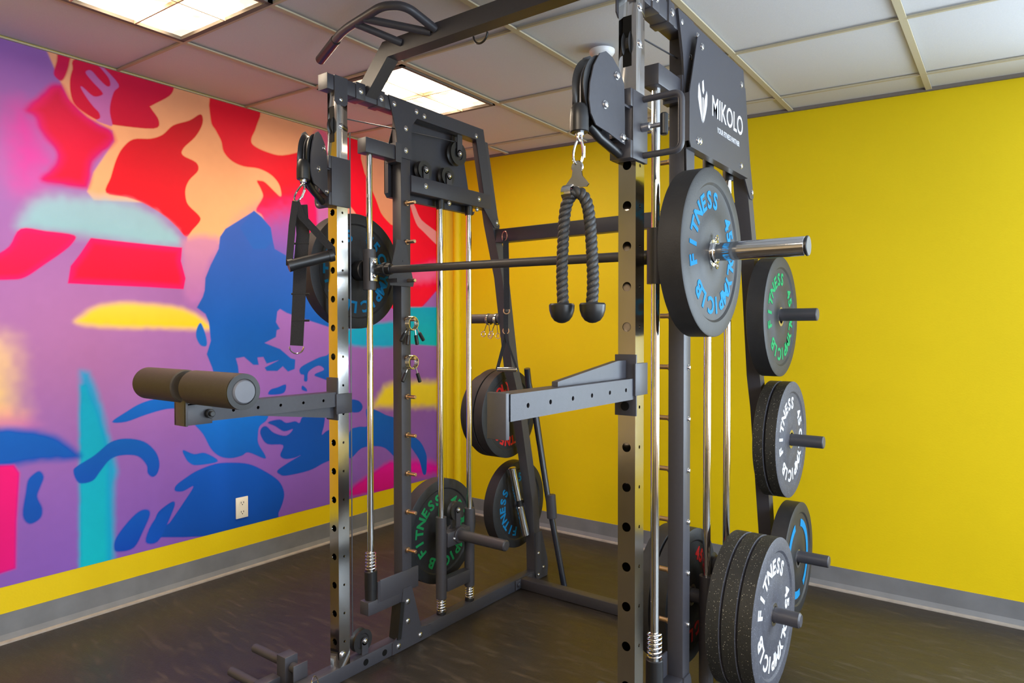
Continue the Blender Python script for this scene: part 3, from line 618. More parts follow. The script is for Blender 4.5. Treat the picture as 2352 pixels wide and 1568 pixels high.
        b = MB(); b.bolt((X+.014, py, pz), r=.008, h=.008); b.cyl((X-.02, py, pz), (X+.014, py, pz), .005, 10); b.build('bolt', 'zinc', RK)
    # cables
    b = MB(); b.tube([(X, 1.668, 2.085), (X, 1.93, 2.108), (X, 2.31, 2.137)], .0025, 6)
    b.tube([(X, 1.600, 1.90), (X, 1.600, 2.03)], .0025, 6) if False else None
    b.tube([(X, 1.6945, .14), (X, 1.6935, 2.04)], .0025, 6); b.build('cable', 'cable', RK)
    # smith guide rod, its top arm and bottom arm
    b = MB(); b.box(X-HW, xi, 1.75, 1.93, 1.976, 2.034, .003); b.box(X-.030, X+.030, 1.90, 1.932, 1.968, 2.044); b.build('rod_top_arm', 'steel', RK)
    b = MB(); b.cyl((X, 1.787, .24), (X, 1.787, 1.977), .0125, 28); b.build('guide_rod', 'rod', RK)
    b = MB(); b.box(X-HW, xi, 1.752, 1.94, .198, .250, .003); xk = xi if s < 0 else X-HW; b.box(xk-.004, xk+.002, 1.812, 2.022 if s < 0 else 1.93, .236, .322, .0015); b.box(xk-.004, xk+.001, 1.80, 1.822, .236, .318); b.build('rod_bottom_arm', 'steel', RK)
    b = MB(); b.cyl((X, 1.787, .245), (X, 1.787, .30), .0235, 28); b.cyl((X, 1.787, .29), (X, 1.787, .362), .0245, 28, bev=.002); b.build('rod_socket', 'black', RK)
    b = MB(); b.helix((X, 1.787, .362), (X, 1.787, .436), .0195, .0026, 6); b.build('buffer_spring', 'zinc', RK)
    # pair of carriage guide rods
    for y in (2.190, 2.381):
        b = MB(); b.cyl((X, y, .055), (X, y, 1.866), .0125, 24); b.build('carriage_rod', 'rod', RK)
        b = MB(); b.cyl((X, y, 1.822), (X, y, 1.864), .018, 20); b.build('rod_collar', 'black', RK)
        b = MB(); b.cyl((X, y, .054), (X, y, .068), .021, 20, bev=.002); b.build('rod_foot', 'black', RK)
        b = MB(); b.helix((X, y, .067), (X, y, .125), .0185, .0026, 5); b.build('buffer_spring', 'zinc', RK)
        b = MB(); b.bolt((xi, y+.03, 1.85), r=.008, h=.007) if s < 0 else b.bolt((xi+.006, y+.03, 1.880), r=.009, h=.01); b.build('bolt', 'zinc', RK)
    # bottom rail with holes, gussets
    b = MB(); b.box(X-HW, xi, 1.375 if s < 0 else 1.50, 2.99, .0, .055, .003); br = b.build('bottom_rail', 'steel2', RK)
    b = MB()
    for y in (1.738, 1.834): b.cyl((xi-.001, y, .028), (xi+.0008, y, .028), .0125, 20)
    b.build('rail_hole', 'dark', br)
    b = MB(); b.prism([(1.932, .252), (1.975, .252), (1.985, .235), (2.035, .062), (2.095, .050), (2.095, .003), (1.872, .003), (1.872, .050), (1.915, .075)], xi+.0002, xi+.0045); b.build('base_gusset', 'steel2', RK, 20)
    b = MB()
    for y, z in ((1.957, .193), (1.957, .112), (2.029, .029), (1.905, .028)): b.bolt((xi+.0045, y, z), r=.0095)
    b.build('bolt', 'zinc', RK)
    b = MB(); b.prism([(2.872, .25), (2.93, .25), (2.985, .09), (2.99, .055), (2.985, .003), (2.885, .003), (2.872, .05)], xi+.0002, xi+.0045); b.build('rear_gusset', 'steel2', RK, 20)
    b = MB()
    for y, z in ((2.90, .14), (2.945, .055), (2.90, .028)): b.bolt((xi+.0045, y, z), r=.0075)
    b.build('bolt', 'zinc', RK)
    # cable base pulley on the rail
    b = MB(); b.lathe([(-.013, .045), (-.005, .036), (.005, .036), (.013, .045), (.013, .030), (.009, .027), (.009, .006), (-.009, .006), (-.009, .027), (-.013, .030)], (X-.002, 1.737, .105), 40); b.build('cable_pulley', 'wheel', RK)
    b = MB(); b.box(X+.013, X+.017, 1.727, 1.757, .054, .105); b.cyl((X+.013, 1.742, .105), (X+.017, 1.742, .105), .015, 20); b.build('pulley_bracket', 'steel2', RK)
    b = MB(); b.bolt((X+.017, 1.742, .106), r=.008, h=.008); b.build('bolt', 'zinc', RK)
    # black lever hanging under the bottom arm
    b = MB(); b.beam([(X+.01, 1.925, .20), (X+.01, 1.905, .056)], .05, .02, (1, 0, 0)); b.build('cable_guard', 'black', RK)
    # plate storage horns on the rear leg
    for z in ((1.355, .87, .385)):
        yc = legy(z)+.0265; xa = X+s*HW; xb = xa+s*.212
        b = MB(); b.cyl((xa, yc, z), (xb, yc, z), .0235, 32, bev=.003); b.cyl((xa-s*.002, yc, z), (xa+s*.006, yc, z), .033, 24); b.build('storage_horn', 'steel', RK)
        if s > 0 and False: pass
# rear upper rail, rear bottom rail
b = MB(); b.box(XL+HW, XR-HW, 2.545, 2.595, 1.712, 1.775, .003); b.build('rear_upper_rail', 'steel', RK)
b = MB(); b.box(XL+HW, XR-HW, 2.742, 2.795, .003, .053, .003); b.build('rear_bottom_rail', 'steel', RK)
b = MB(); b.box(XL+HW, XL+HW+.006, 2.700, 2.84, .006, .053, .001); b.bolt((XL+HW+.006, 2.722, .03), r=.011, h=.009); b.bolt((XL+HW+.006, 2.815, .03), r=.011, h=.009); b.build('rail_flange', 'steel2', RK)
# pull-up crossbar with bent ends and its multi-grip handles
b = MB(); b.beam([(-2.018, 1.777, 2.200), (-1.885, 1.777, 2.335), (-.954, 1.777, 2.335), (-.821, 1.777, 2.200)], .055, .060, (0, 1, 0)); b.build('pull_up_crossbar', 'steel', RK, 20)
for mx in (0, 1):
    def mm(p): return (-2.839-p[0], p[1], p[2]) if mx else p
    b = MB(); pts = roundpath([mm(p) for p in ((-1.635, 1.752, 2.345), (-1.655, 1.63, 2.385), (-1.735, 1.60, 2.395), (-1.99, 1.640, 2.392), (-2.225, 1.725, 2.372))], .07, 8); b.tube(pts, .015, 16); gh = b.build('grip_handle', 'steel', RK)
    b = MB(); b.tube([mm(p) for p in ((-1.845, 1.617, 2.388), (-1.655, 1.752, 2.338))], .0135, 14); b.tube([mm(p) for p in ((-1.90, 1.625, 2.388), (-1.80, 1.752, 2.338))], .0135, 14); b.build('grip_brace', 'steel', RK)
    b = MB(); b.cyl(mm((-2.06, 1.667, 2.386)), mm((-2.235, 1.729, 2.371)), .0185, 20, bev=.002); b.build('rubber_grip', 'black', gh)
b = MB(); b.ring((-1.452, 1.777, 2.288), .030, .0035, (0, 1, 0), 24, 8, arc=(PI*.5, PI*1.5)); b.build('hanging_ring', 'black', RK)
for X in (XL, XR):
    b = MB(); b.box(X-.030, X+.030, 1.70, 1.745, 2.163, 2.226, .002); b.box(X-.030, X+.030, 1.806, 1.845, 2.163, 2.226, .002); b.build('crossbar_clamp', 'steel', RK)
    b = MB(); b.bolt((X+.030, 1.722, 2.195), r=.009); b.bolt((X+.030, 1.825, 2.195), r=.009); b.build('bolt', 'zinc', RK)

# ================================================================== attachments on the rack
# leg and landmine block at the foot of the left post
t = thing('foot_bar', 'short floor bracket with round foot bars at the base of the left front post', 'foot bar', (-2.12, 1.48, 0))
b = MB(); b.box(-2.145, -2.093, 1.452, 1.506, 0, .125, .003); b.build('stub_post', 'steel2', t)
b = MB(); b.cyl((-2.325, 1.480, .088), (-2.146, 1.480, .088), .0165, 20, bev=.002); b.build('foot_tube', 'steel', t)
b = MB(); b.cyl((-2.092, 1.480, .084), (-2.042, 1.480, .084), .0165, 20, bev=.002); b.box(-2.046, -2.0415, 1.45, 1.51, .02, .11, .001); b.build('foot_tube', 'steel', t)
b = MB(); b.cyl((-2.33, 1.385, .035), (-2.16, 1.385, .035), .0165, 20, bev=.002); b.box(-2.165, -2.12, 1.37, 1.4515, 0, .052, .002); b.build('lower_tube', 'steel', t)
t = thing('hitch_pin', 'bright hitch pin with a wire pull ring in the end of the left bottom rail', 'pin', (-1.991, 1.45, .04))
b = MB(); b.cyl((-1.990, 1.455, .034), (-1.955, 1.455, .034), .010, 16, bev=.002); b.build('pin_shaft', 'zinc', t)
b = MB(); b.ring((-1.957, 1.478, .058), .032, .002, (1, .6, .2), 28, 6, sx=.8); b.build('pull_ring', 'rod', t)

# ---- cable trolleys
def trolley(X, s, zc, rot, lab, lift=0.):
    t = thing('cable_trolley', lab, 'cable trolley', (X, 1.600, zc))
    b = MB(); y0, y1 = 1.584, 1.668; z0, z1 = zc-.088, zc+.088; g = .0012
    b.box(X-.030, X+.030, y0, 1.611-g, z0, z1, .001); b.box(X-.030, X+.030, 1.661+g, y1, z0, z1, .001); b.box(X+HW+g, X+.031, y0, y1, z0, z1, .001); b.box(X-.031, X-HW-g, y0, y1, z0, z1, .001); b.build('sleeve', 'steel', t)
    b = MB(); b.box(X-.022, X+.022, y0-.030, y0+.002, z1-.050, z1-.044); b.box(X-.022, X+.022, y0-.030, y0+.002, z0+.044, z0+.050); b.box(X-.03, X+.03, y0-.012, y0, z1-.045, z1, .001); b.box(X-.03, X+.03, y0-.012, y0, z0, z0+.045, .001); b.build('hinge_bracket', 'steel', t)
    b = MB()
    for z in (z1-.022, z0+.022): b.cyl((X, y0-.0125, z), (X, y0-.011, z), .004, 10)
    b.build('set_screw', 'dark', t)
    hx = X+s*.03
    b = MB(); b.tube(roundpath([(hx, 1.645, z1-.012), (hx+s*.105, 1.645, z1-.012), (hx+s*.105, 1.645, z0+.018), (hx, 1.645, z0+.018)], .022, 6), .0085, 14); b.build('pull_handle', 'steel', t)
    b = MB(); b.cyl((hx, 1.636, zc), (hx+s*.026, 1.636, zc), .0115, 20, bev=.002); b.cyl((hx+s*.02, 1.636, zc), (hx+s*.06, 1.636, zc), .006, 12); b.build('lock_pin', 'zinc', t)
    b = MB(); b.cyl((hx+s*.062, 1.636, zc-.028), (hx+s*.062, 1.636, zc+.028), .0105, 16, bev=.003); b.build('pin_knob', 'black', t)
    # swivelling pulley head, hinged at the bracket
    hy = y0-.018; R = Matrix.Translation((X, hy, zc)) @ Matrix.Rotation(rot, 4, 'Z')
    def tr(b): b.bm.transform(R); return b
    cyc, czc = -.105, .045; rw = .088
    b = MB(); b.lathe([(-.016, rw), (-.010, rw*.96), (-.004, rw*.80), (.004, rw*.80), (.010, rw*.96), (.016, rw), (.016, rw*.75), (.012, rw*.7), (.012, .006), (-.012, .006), (-.012, rw*.7), (-.016, rw*.75)], (0, cyc, czc), 56); tr(b).build('swivel_wheel', 'wheel', t)
    pl = [(-.012, .0), (-.016, .09), (-.040, .120), (-.075, .140), (-.105, .145), (-.132, .132), (-.160, .095), (-.176, .05), (-.180, .01), (-.172, -.020), (-.150, -.042), (-.09, -.048), (-.03, -.058), (-.012, -.060)]
    b = MB(); b.prism(pl, .021, .024); b.prism(pl, -.024, -.021); tr(b).build('side_plate', 'steel2', t, 20)
    b = MB(); b.box(-.0205, .0205, -.155, -.118, -.085, -.080) if False else None
    b.tube([(0, -.002, -.078), (0, -.05, -.066), (0, -.10, -.055), (0, -.145, -.035)], .012, 10); tr(b).build('cable_guard', 'black', t)
    b = MB()
    for y, z in ((-.055, .10), (-.110, .015), (-.025, -.045)): b.bolt((.024, y, z), r=.008, h=.008)
    tr(b).build('bolt', 'zinc', t)
    b = MB(); a = [(0, -.016, .130)]+[(0, cyc-.0*0+(rw*.86)*math.cos(q), czc+(rw*.86)*math.sin(q)) for q in [math.radians(v) for v in range(60, 181, 12)]]+[(0, cyc-rw*.86, czc-.05)]; b.tube(a, .003, 8); tr(b).build('cable', 'cable', t)
    # rubber stop ball and its end
    yb = cyc-rw*.86-.004; zb = czc-.095+lift
    b = MB(); b.lathe([(zb+.055, .004), (zb+.052, .014), (zb+.042, .020), (zb+.02, .022), (zb-.012, .022), (zb-.014, .020), (zb-.014, .003)], (0, yb, 0), 28, 'z', False); tr(b).build('stop_ball', 'black', t)
    b = MB(); b.cyl((0, yb, zb-.014), (0, yb, zb-.022), .011, 20); b.ring((0, yb, zb-.026), .008, .003, (1, 0, 0), 16, 6); tr(b).build('swivel_eye', 'zinc', t)
    return R @ Vector((0, yb, zb-.032))
hR = trolley(XR, 1, 1.826, math.radians(-2), 'dark cable trolley on the right chrome post, its pulley holding the rope')
hL = trolley(XL, -1, 1.838, math.radians(33), 'dark cable trolley on the left chrome post, its pulley turned edge-on', .026)

def carabiner(top, d, L, w, lab):
    top = Vector(top); d = Vector(d).normalized(); sd = Vector((.8, .6, 0)); sd = (sd-d*sd.dot(d)).normalized()
    t = thing('carabiner', lab, 'carabiner', top)
    c = top+d*(L/2-.004); pts = []
    for i in range(36):
        q = 2*PI*i/36; k = w*(.80+.20*-math.cos(q))
        pts.append(c+d*(-math.cos(q))*(L/2)+sd*math.sin(q)*k/2*1.15)
    b = MB(); b.tube(pts, .0032, 8, closed=True); b.build('hook_body', 'rod', t); 
    b = MB(); b.cyl(c-d*L*.22+sd*w*.50, c+d*L*.22+sd*w*.57, .0036, 10); b.build('gate', 'zinc', t)
    return c+d*(L/2)
eR = carabiner(hR, (-.10, .0, -1), .060, .024, 'silver snap hook between the right pulley cable end and the rope')
# ---- triceps rope
t = thing('triceps_rope', 'black twisted triceps rope with two rubber ends hanging from the right pulley', 'triceps rope', eR+Vector((0, 0, -.10)))
e = eR+Vector((0, 0, .004)); U = Vector((.985, .17, 0)).normalized(); V = Vector((-U.y, U.x, 0))
def OP(u, v, z): return e+U*u+V*v+Vector((0, 0, z))
b = MB(); prof = [(-.008, .0), (.008, .0), (.0135, -.032), (.030, -.052), (.024, -.058), (-.024, -.058), (-.030, -.052), (-.0135, -.032)]
for vv in (-.002,):
    A = [b.bm.verts.new(OP(u, vv-.001, z)) for u, z in prof]; B = [b.bm.verts.new(OP(u, vv+.003, z)) for u, z in prof]
    b.bm.faces.new(A[::-1]); b.bm.faces.new(B)
    for i in range(8): b.bm.faces.new((A[i], A[(i+1) % 8], B[(i+1) % 8], B[i]))
b.ring(OP(0, 0, -.010), .012, .0035, V, 18, 6)
b.tube([OP(-.022, .016, -.066), OP(-.020, -.018, -.066)], .004, 6)
b.beam([OP(-.006, 0, -.055), OP(-.006, 0, -.088)], .045, .036, U) if False else None
b.lathe([(-.022, .0185), (.0, .0195), (.004, .0185), (.004, .0150), (-.022, .0150)], OP(-.012, 0, -.068), 24, 'x'); b.build('clevis', 'rod', t)
path = [OP(-.036, 0, -.335), OP(-.039, 0, -.27), OP(-.037, 0, -.20), OP(-.033, 0, -.13), OP(-.026, 0, -.092), OP(-.008, 0, -.070), OP(.012, 0, -.076), OP(.026, 0, -.105), OP(.033, 0, -.16), OP(.038, 0, -.24), OP(.039, 0, -.29), OP(.036, 0, -.335)]
def smoothp(P, k=10):
    out = []
    for i in range(len(P)-1):
        p0, p1, p2, p3 = P[max(i-1, 0)], P[i], P[i+1], P[min(i+2, len(P)-1)]
        for j in range(k):
            q = j/k; out.append(.5*((2*p1)+(p2-p0)*q+(2*p0-5*p1+4*p2-p3)*q*q+(3*p1-p0-3*p2+p3)*q**3))
    out.append(P[-1]); return out
sp = smoothp(path, 16); b = MB(); L = [0]
for p, q in zip(sp, sp[1:]): L.append(L[-1]+(q-p).length)
for st in range(3):
    pts = []
    for i, p in enumerate(sp):
        T = (sp[min(i+1, len(sp)-1)]-sp[max(i-1, 0)]).normalized(); n_ = V; m_ = T.cross(n_); ang = L[i]/.042*2*PI+st*2*PI/3
        pts.append(p+(n_*math.cos(ang)+m_*math.sin(ang))*.0072)
    b.tube(pts, .0076, 10)
b.build('twisted_rope', 'rope', t, 60)
for q in (path[0], path[-1]):
    b = MB(); z = q.z; b.lathe([(z+.006, .013), (z+.005, .028), (z+.001, .0310), (z-.012, .0300), (z-.026, .0255), (z-.036, .018), (z-.041, .008), (z-.042, .001)], (q.x+(.0-.004 if q is path[0] else .002), q.y, 0), 36, 'z', False); b.build('rubber_end', 'black', t)
# ---- stirrup handle + ankle strap on the left trolley
eL = carabiner(hL, (-.12, -.38, -.86), .066, .024, 'silver snap hook under the left pulley holding the stirrup handle')
t = thing('stirrup_handle', 'black stirrup handle on webbing hanging by the left chrome post', 'handle', eL)
Rt = Vector((.8, .6, 0)); Fd = Vector((-.6, .8, 0))
def camp(px, py, y):          # a point at depth y on a line of sight, used only to measure where the handle hangs
    return None
gl = eL+Rt*(-.012)+Fd*(-.03)+Vector((0, 0, -.215)); gr = eL+Rt*(.112)+Fd*(.03)+Vector((0, 0, -.175))
b = MB(); b.cyl(gl, gr, .0185, 24, bev=.003); b.cyl(gl-(gr-gl).normalized()*.004, gl+(gr-gl).normalized()*.012, .021, 20); b.cyl(gr-(gr-gl).normalized()*.012, gr+(gr-gl).normalized()*.004, .021, 20); b.build('grip_tube', 'black', t)
def strapm(b, pts, w, wd, th=.0022):
    wd = Vector(wd).normalized(); pts = [Vector(p) for p in pts]; ringv = []
    for i, p in enumerate(pts):
        T = (pts[min(i+1, len(pts)-1)]-pts[max(i-1, 0)]).normalized(); s_ = (wd-T*wd.dot(T)).normalized(); n_ = T.cross(s_)
        ringv.append([b.bm.verts.new(p+s_*a*w/2+n_*c*th) for a, c in ((-1, -1), (1, -1), (1, 1), (-1, 1))])
    for A, B in zip(ringv, ringv[1:]):
        for k in range(4): b.bm.faces.new((A[k], A[(k+1) % 4], B[(k+1) % 4], B[k]))
    b.bm.faces.new(ringv[0][::-1]); b.bm.faces.new(ringv[-1]); return b
b = MB(); strapm(b, [eL+Vector((0, 0, .0)), eL+Rt*.02+Vector((0, 0, -.05)), gr+Vector((0, 0, .02)), gr], .024, Rt); b.build('webbing', 'web', t)
b = MB(); strapm(b, [eL, eL+Rt*(-.012)+Vector((0, 0, -.08)), gl+Vector((0, 0, .02)), gl], .022, Rt); b.build('webbing', 'web', t)
t = thing('ankle_strap', 'long black webbing strap with a bottom ring behind the stirrup handle', 'strap', eL+Fd*.02)
s0 = eL+Fd*.045+Rt*.004+Vector((0, 0, -.004)); b = MB()
strapm(b, [s0, s0+Rt*.006+Vector((0, 0, -.10)), s0+Rt*(-.004)+Vector((0, 0, -.20)), s0+Rt*(-.010)+Vector((0, 0, -.34)), s0+Rt*(-.018)+Vector((0, 0, -.475))], .043, Rt, .003); b.build('strap_body', 'web', t)
b = MB(); b.ring(s0+Rt*(-.018)+Vector((0, 0, -.478)), .024, .0025, Fd, 24, 6, arc=(PI*.5, PI*1.5)); b.build('bottom_ring', 'rod', t)
b = MB()
for dz in (-.13, -.30, -.39): b.tube([s0+Rt*(-.034)+Vector((0, 0, dz)), s0+Rt*(.026)+Vector((0, 0, dz))], .0035, 8)
b.build('buckle', 'black', t)

# ---- spotter arms
def spotter(X, z0, z1, yend, lab, holes):
    t = thing('spotter_arm', lab, 'spotter arm', (X, 1.58, (z0+z1)/2)); hh = z1-z0
    b = MB(); xs = X+HW; xn = X-HW
    b.holed((xs, yend, z0), (0, 0, 1), (0, 1, 0), hh, (0, 1.606-yend), [h-yend for h in holes], .0052, (1, 0, 0), .003)
    for q in (((xn, yend, z0), (xn, 1.606, z0), (xs, 1.606, z0), (xs, yend, z0)), ((xn, yend, z1), (xs, yend, z1), (xs, 1.606, z1), (xn, 1.606, z1)), ((xn, yend, z0), (xn, yend, z1), (xn, 1.606, z1), (xn, 1.606, z0)), ((xn, 1.606, z0), (xs, 1.606, z0), (xs, 1.606, z1), (xn, 1.606, z1))):
        b.bm.faces.new([b.bm.verts.new(p) for p in q])
    bmesh.ops.recalc_face_normals(b.bm, faces=b.bm.faces[:]); b.build('arm_tube', 'steel2', t, 30)
    return t, xn, xs
t, xn, xs = spotter(XR, 1.119, 1.173, 1.068, 'grey perforated spotter arm on the right chrome post pointing at the viewer', (1.128, 1.211, 1.302, 1.387, 1.474, 1.559))
b = MB(); b.box(xn-.0, xs-.002, 1.056, 1.068, 1.083, 1.176, .002); b.build('end_plate', 'steel', t)
b = MB(); b.prism([(1.272, 1.1735), (1.272, 1.184), (1.555, 1.220), (1.60, 1.220), (1.60, 1.1735)], XR-.012, XR+.004); b.build('top_gusset', 'steel2', t, 20)
b = MB(); b.box(xs+.0012, xs+.0062, 1.600, 1.672, 1.128, 1.212, .001); b.box(xn-.0062, xn-.0012, 1.600, 1.672, 1.128, 1.212, .001); b.box(xn-.006, xs+.006, 1.6035, 1.6095, 1.075, 1.235, .001); b.build('post_hook', 'steel2', t)
b = MB(); b.cyl((XR, 1.603, 1.10), (XR, 1.6005, 1.10), .012, 20); b.build('pin_hole', 'dark', t)
t, xn, xs = spotter(XL, 1.020, 1.073, 1.050, 'grey perforated spotter arm on the left chrome post in front of the mural', (1.199, 1.286, 1.371, 1.462, 1.547))
b = MB(); b.box(xs+.0012, xs+.0062, 1.600, 1.672, .993, 1.066, .001); b.box(xn-.0062, xn-.0012, 1.600, 1.672, .993, 1.066, .001); b.box(xn-.006, xs+.006, 1.6035, 1.6095, .97, 1.125, .001); b.build('post_hook', 'steel2', t)
b = MB(); b.prism([(1.28, 1.0195), (1.606, 1.0195), (1.606, .975), (1.57, .982)], XL-.010, XL+.010); b.build('lower_gusset', 'steel2', t, 20)
# ---- foam leg roller clamped on the left arm's end
t = thing('leg_roller', 'brown foam double leg roller clamped on the end of the left spotter arm', 'leg roller', (XL, 1.06, 1.05))
yr, zr = 1.058, 1.130
for a0, a1 in ((-1.965, -1.707), (-2.25, -2.008)):
    b = MB(); b.lathe([(a0, .020), (a0, .047), (a0+.004, .0505), (a1-.004, .0505), (a1, .047), (a1, .020)], (0, yr, zr), 48); fm = b.build('foam_sleeve', 'foam', t)
b = MB(); b.lathe([(-1.7075, .034), (-1.703, .0335), (-1.699, .030), (-1.697, .002)], (0, yr, zr), 40, 'x', False); b.build('end_disc', 'cap', t)
b = MB(); b.lathe([(-1.709, .0505), (-1.705, .050), (-1.7045, .036), (-1.709, .034)], (0, yr, zr), 48); b.build('end_ring', 'black', t)
b = MB(); b.cyl((-2.25, yr, zr), (-1.705, yr, zr), .0195, 24); b.build('axle', 'black', t)
b = MB(); b.box(-2.050, -1.982, 1.040, 1.047, 1.012, 1.118, .001); b.box(XL+HW+.001, XL+HW+.006, 1.040, 1.125, 1.014, 1.08, .001); b.box(XL-HW-.006, XL-HW-.001, 1.040, 1.125, 1.014, 1.08, .001)
b.prism([(1.040, 1.075), (1.085, 1.075), (1.075, 1.14), (1.042, 1.14)], -1.990, -1.985); b.build('clamp_plate', 'steel', t)
b = MB(); b.cyl((XL+HW+.006, 1.113, 1.045), (XL+HW+.020, 1.113, 1.045), .014, 20, bev=.002); b.cyl((XL+HW+.018, 1.113, 1.045), (XL+HW+.030, 1.113, 1.045), .009, 16, bev=.002); b.build('clamp_knob', 'black', t)
# j hook low on the inner side of the right post
t = thing('safety_hook', 'flat grey hook plate low beside the right chrome post at the frame bottom', 'hook', (-.89, 1.62, .36))
b = MB(); b.box(-.935, -.8495, 1.60, 1.666, .305, .315, .001); b.box(-.853, -.8495, 1.60, 1.666, .24, .315); b.build('hook_plate', 'steel2', t)

# ================================================================== plates
def plate(name, label, m_rim, m_face, m_txt, th, R, words, group='bumper plates on the rack', style='arc'):
    t = thing(name, label, 'weight plate', (0, 0, 0), group); h = th/2; k = R/.225
    b = MB()
    half = [(h-.002, R-.0), (h, R-.004), (h, .186*k), (h-.005, .180*k), (h-.005, .108*k), (h-.0025, .103*k), (h-.0025, .048*k), (h-.004, .044*k)]
    prof = [(-a, r) for a, r in half[::-1]]+half
    body_prof = [(-h+.0, .0265)]+prof+[(h-.004, .0265)]
    b.lathe(body_prof, (0, 0, 0), 96); body = b.build('disc', m_rim, t, 35)
    if m_face != m_rim:      # lighter moulded faces in a second slot
        body.data.materials.append(M_[m_face])
        for p in body.data.polygons:
            if abs(p.normal.x) > .6: p.material_index = 1
    b = MB(); b.lathe([(-h+.002, .0262), (-h+.0025, .036), (-h+.004, .036), (h-.004, .036), (h-.0025, .036), (h-.002, .0262)], (0, 0, 0), 40); b.build('steel_hub', 'zinc', t)
    if style == 'ring':
        for sg in (1, -1):
            for a0, a1 in ((-1.0, 1.35), (1.9, 4.9)):
                n = 30; A = []; b = MB()
                for i in range(n+1):
                    q = a0+(a1-a0)*i/n; A.append([b.bm.verts.new((sg*(h-.0035), r*math.cos(q), r*math.sin(q))) for r in (.128*k, .158*k)])
                for p, q in zip(A, A[1:]): b.bm.faces.new((p[0], p[1], q[1], q[0]))
                b.build('painted_band', m_txt, t, 0)
    else:
        size = .062*k
        for sg in (1, -1):
            for txt, a0, step in words:
                b = MB()
                for i, ch in enumerate(txt):
                    q = math.radians(a0-step*i)       # clock position, running clockwise as read
                    cq, sq = math.cos(q), math.sin(q); ey = Vector((0, sg*cq, sq)); ex = Vector((0, sg*sq, -cq))
                    o = ey*(.120*k)+Vector((sg*(h-.005), 0, 0))
                    put_mesh(b, glyph(ch, size), frame_mtx(o, ex, ey, (sg, 0, 0)) @ Matrix.Diagonal((1.05, 1, 1, 1)))
                b.build('raised_word', m_txt, t, 0)
    return t
W1 = [('FITNESS', 192, 18), ('45', 40, 16), ('LB', 240, 15), ('OLYMPIC', 0, 16)]
GP = 'round bumper plates stored on the rack'
def rx(a): return (a, 0, 0)
pb = plate('bumper_plate', 'black bumper plate with blue lettering on the right end of the smith bar', 'rubber', 'rubber', 'blue', .064, .225, W1, GP)
pb.location = (-.686, 1.79, 1.505)
dup(pb, (-2.118, 1.79, 1.530), 'black bumper plate with blue lettering on the left end of the smith bar', rx(.4), GP)
dup(pb, (-2.125, legy(.385)+.0265, .385), 'black bumper plate with blue lettering on the lowest left storage horn', rx(1.1), GP)
pg = plate('bumper_plate', 'black bumper plate with green lettering on the top right storage horn', 'rubber', 'rubber', 'green', .064, .225, W1, GP)
pg.location = (-.745, legy(1.355)+.0265, 1.348)
pg2 = plate('bumper_plate', 'black bumper plate with green lettering low on the left weight carriage', 'rubber', 'rubber', 'green', .064, .235, W1, GP); pg2.location = (-2.125, 2.285, .385); pg2.rotation_euler = rx(.3)
pc = plate('bumper_plate', 'thick black bumper plate with a bright blue ring on the lowest right storage horn', 'rubber', 'rubber', 'blue', .062, .225, [], GP, 'ring')
pc.location = (-.730, legy(.385)+.0265, .375)
pw = plate('bumper_plate', 'speckled plate with white lettering, outer one on the middle right storage horn', 'speck', 'speckf', 'white', .040, .225, W1, GP)
pw.location = (-.722, legy(.87)+.0265, .872)
dup(pw, (-.768, legy(.87)+.0265, .872), 'speckled plate on the middle right storage horn, behind the white lettered one', rx(1), GP)
yw = 2.235
p3 = plate('bumper_plate', 'large speckled grey plate with white lettering at the lower right, outermost of three', 'speck', 'speckf', 'white', .044, .242, W1, GP)
p3.location = (-.635, yw, .388); p3.rotation_euler = rx(-.5)
dup(p3, (-.684, yw, .388), 'large speckled plate at the lower right, middle one of the three', rx(.7), GP)
dup(p3, (-.733, yw, .388), 'large speckled plate at the lower right, innermost of the three', rx(2), GP)
pr = plate('bumper_plate', 'black bumper plate with red lettering inside the frame at the lower right', 'rubber', 'rubber', 'red', .055, .225, W1, GP)
pr.location = (-.915, yw, .388); pr.rotation_euler = rx(.5)
dup(pr, (-.975, yw, .388), 'black bumper plate inside the frame at the lower right, behind the red lettered one', rx(1.5), GP)
ym = legy(.87)+.0265
dup(pr, (-2.105, ym, .872), 'black bumper plate with red lettering on the middle left storage horn, nearest the leg', rx(2.2), GP)
dup(pr, (-2.165, ym, .872), 'black bumper plate in the middle of the left storage horn stack', rx(.2), GP)
ps = plate('bumper_plate', 'smaller dark plate at the outer end of the middle left storage horn', 'rubber', 'rubber', 'red', .035, .20, W1, GP); ps.location = (-2.222, ym, .872)

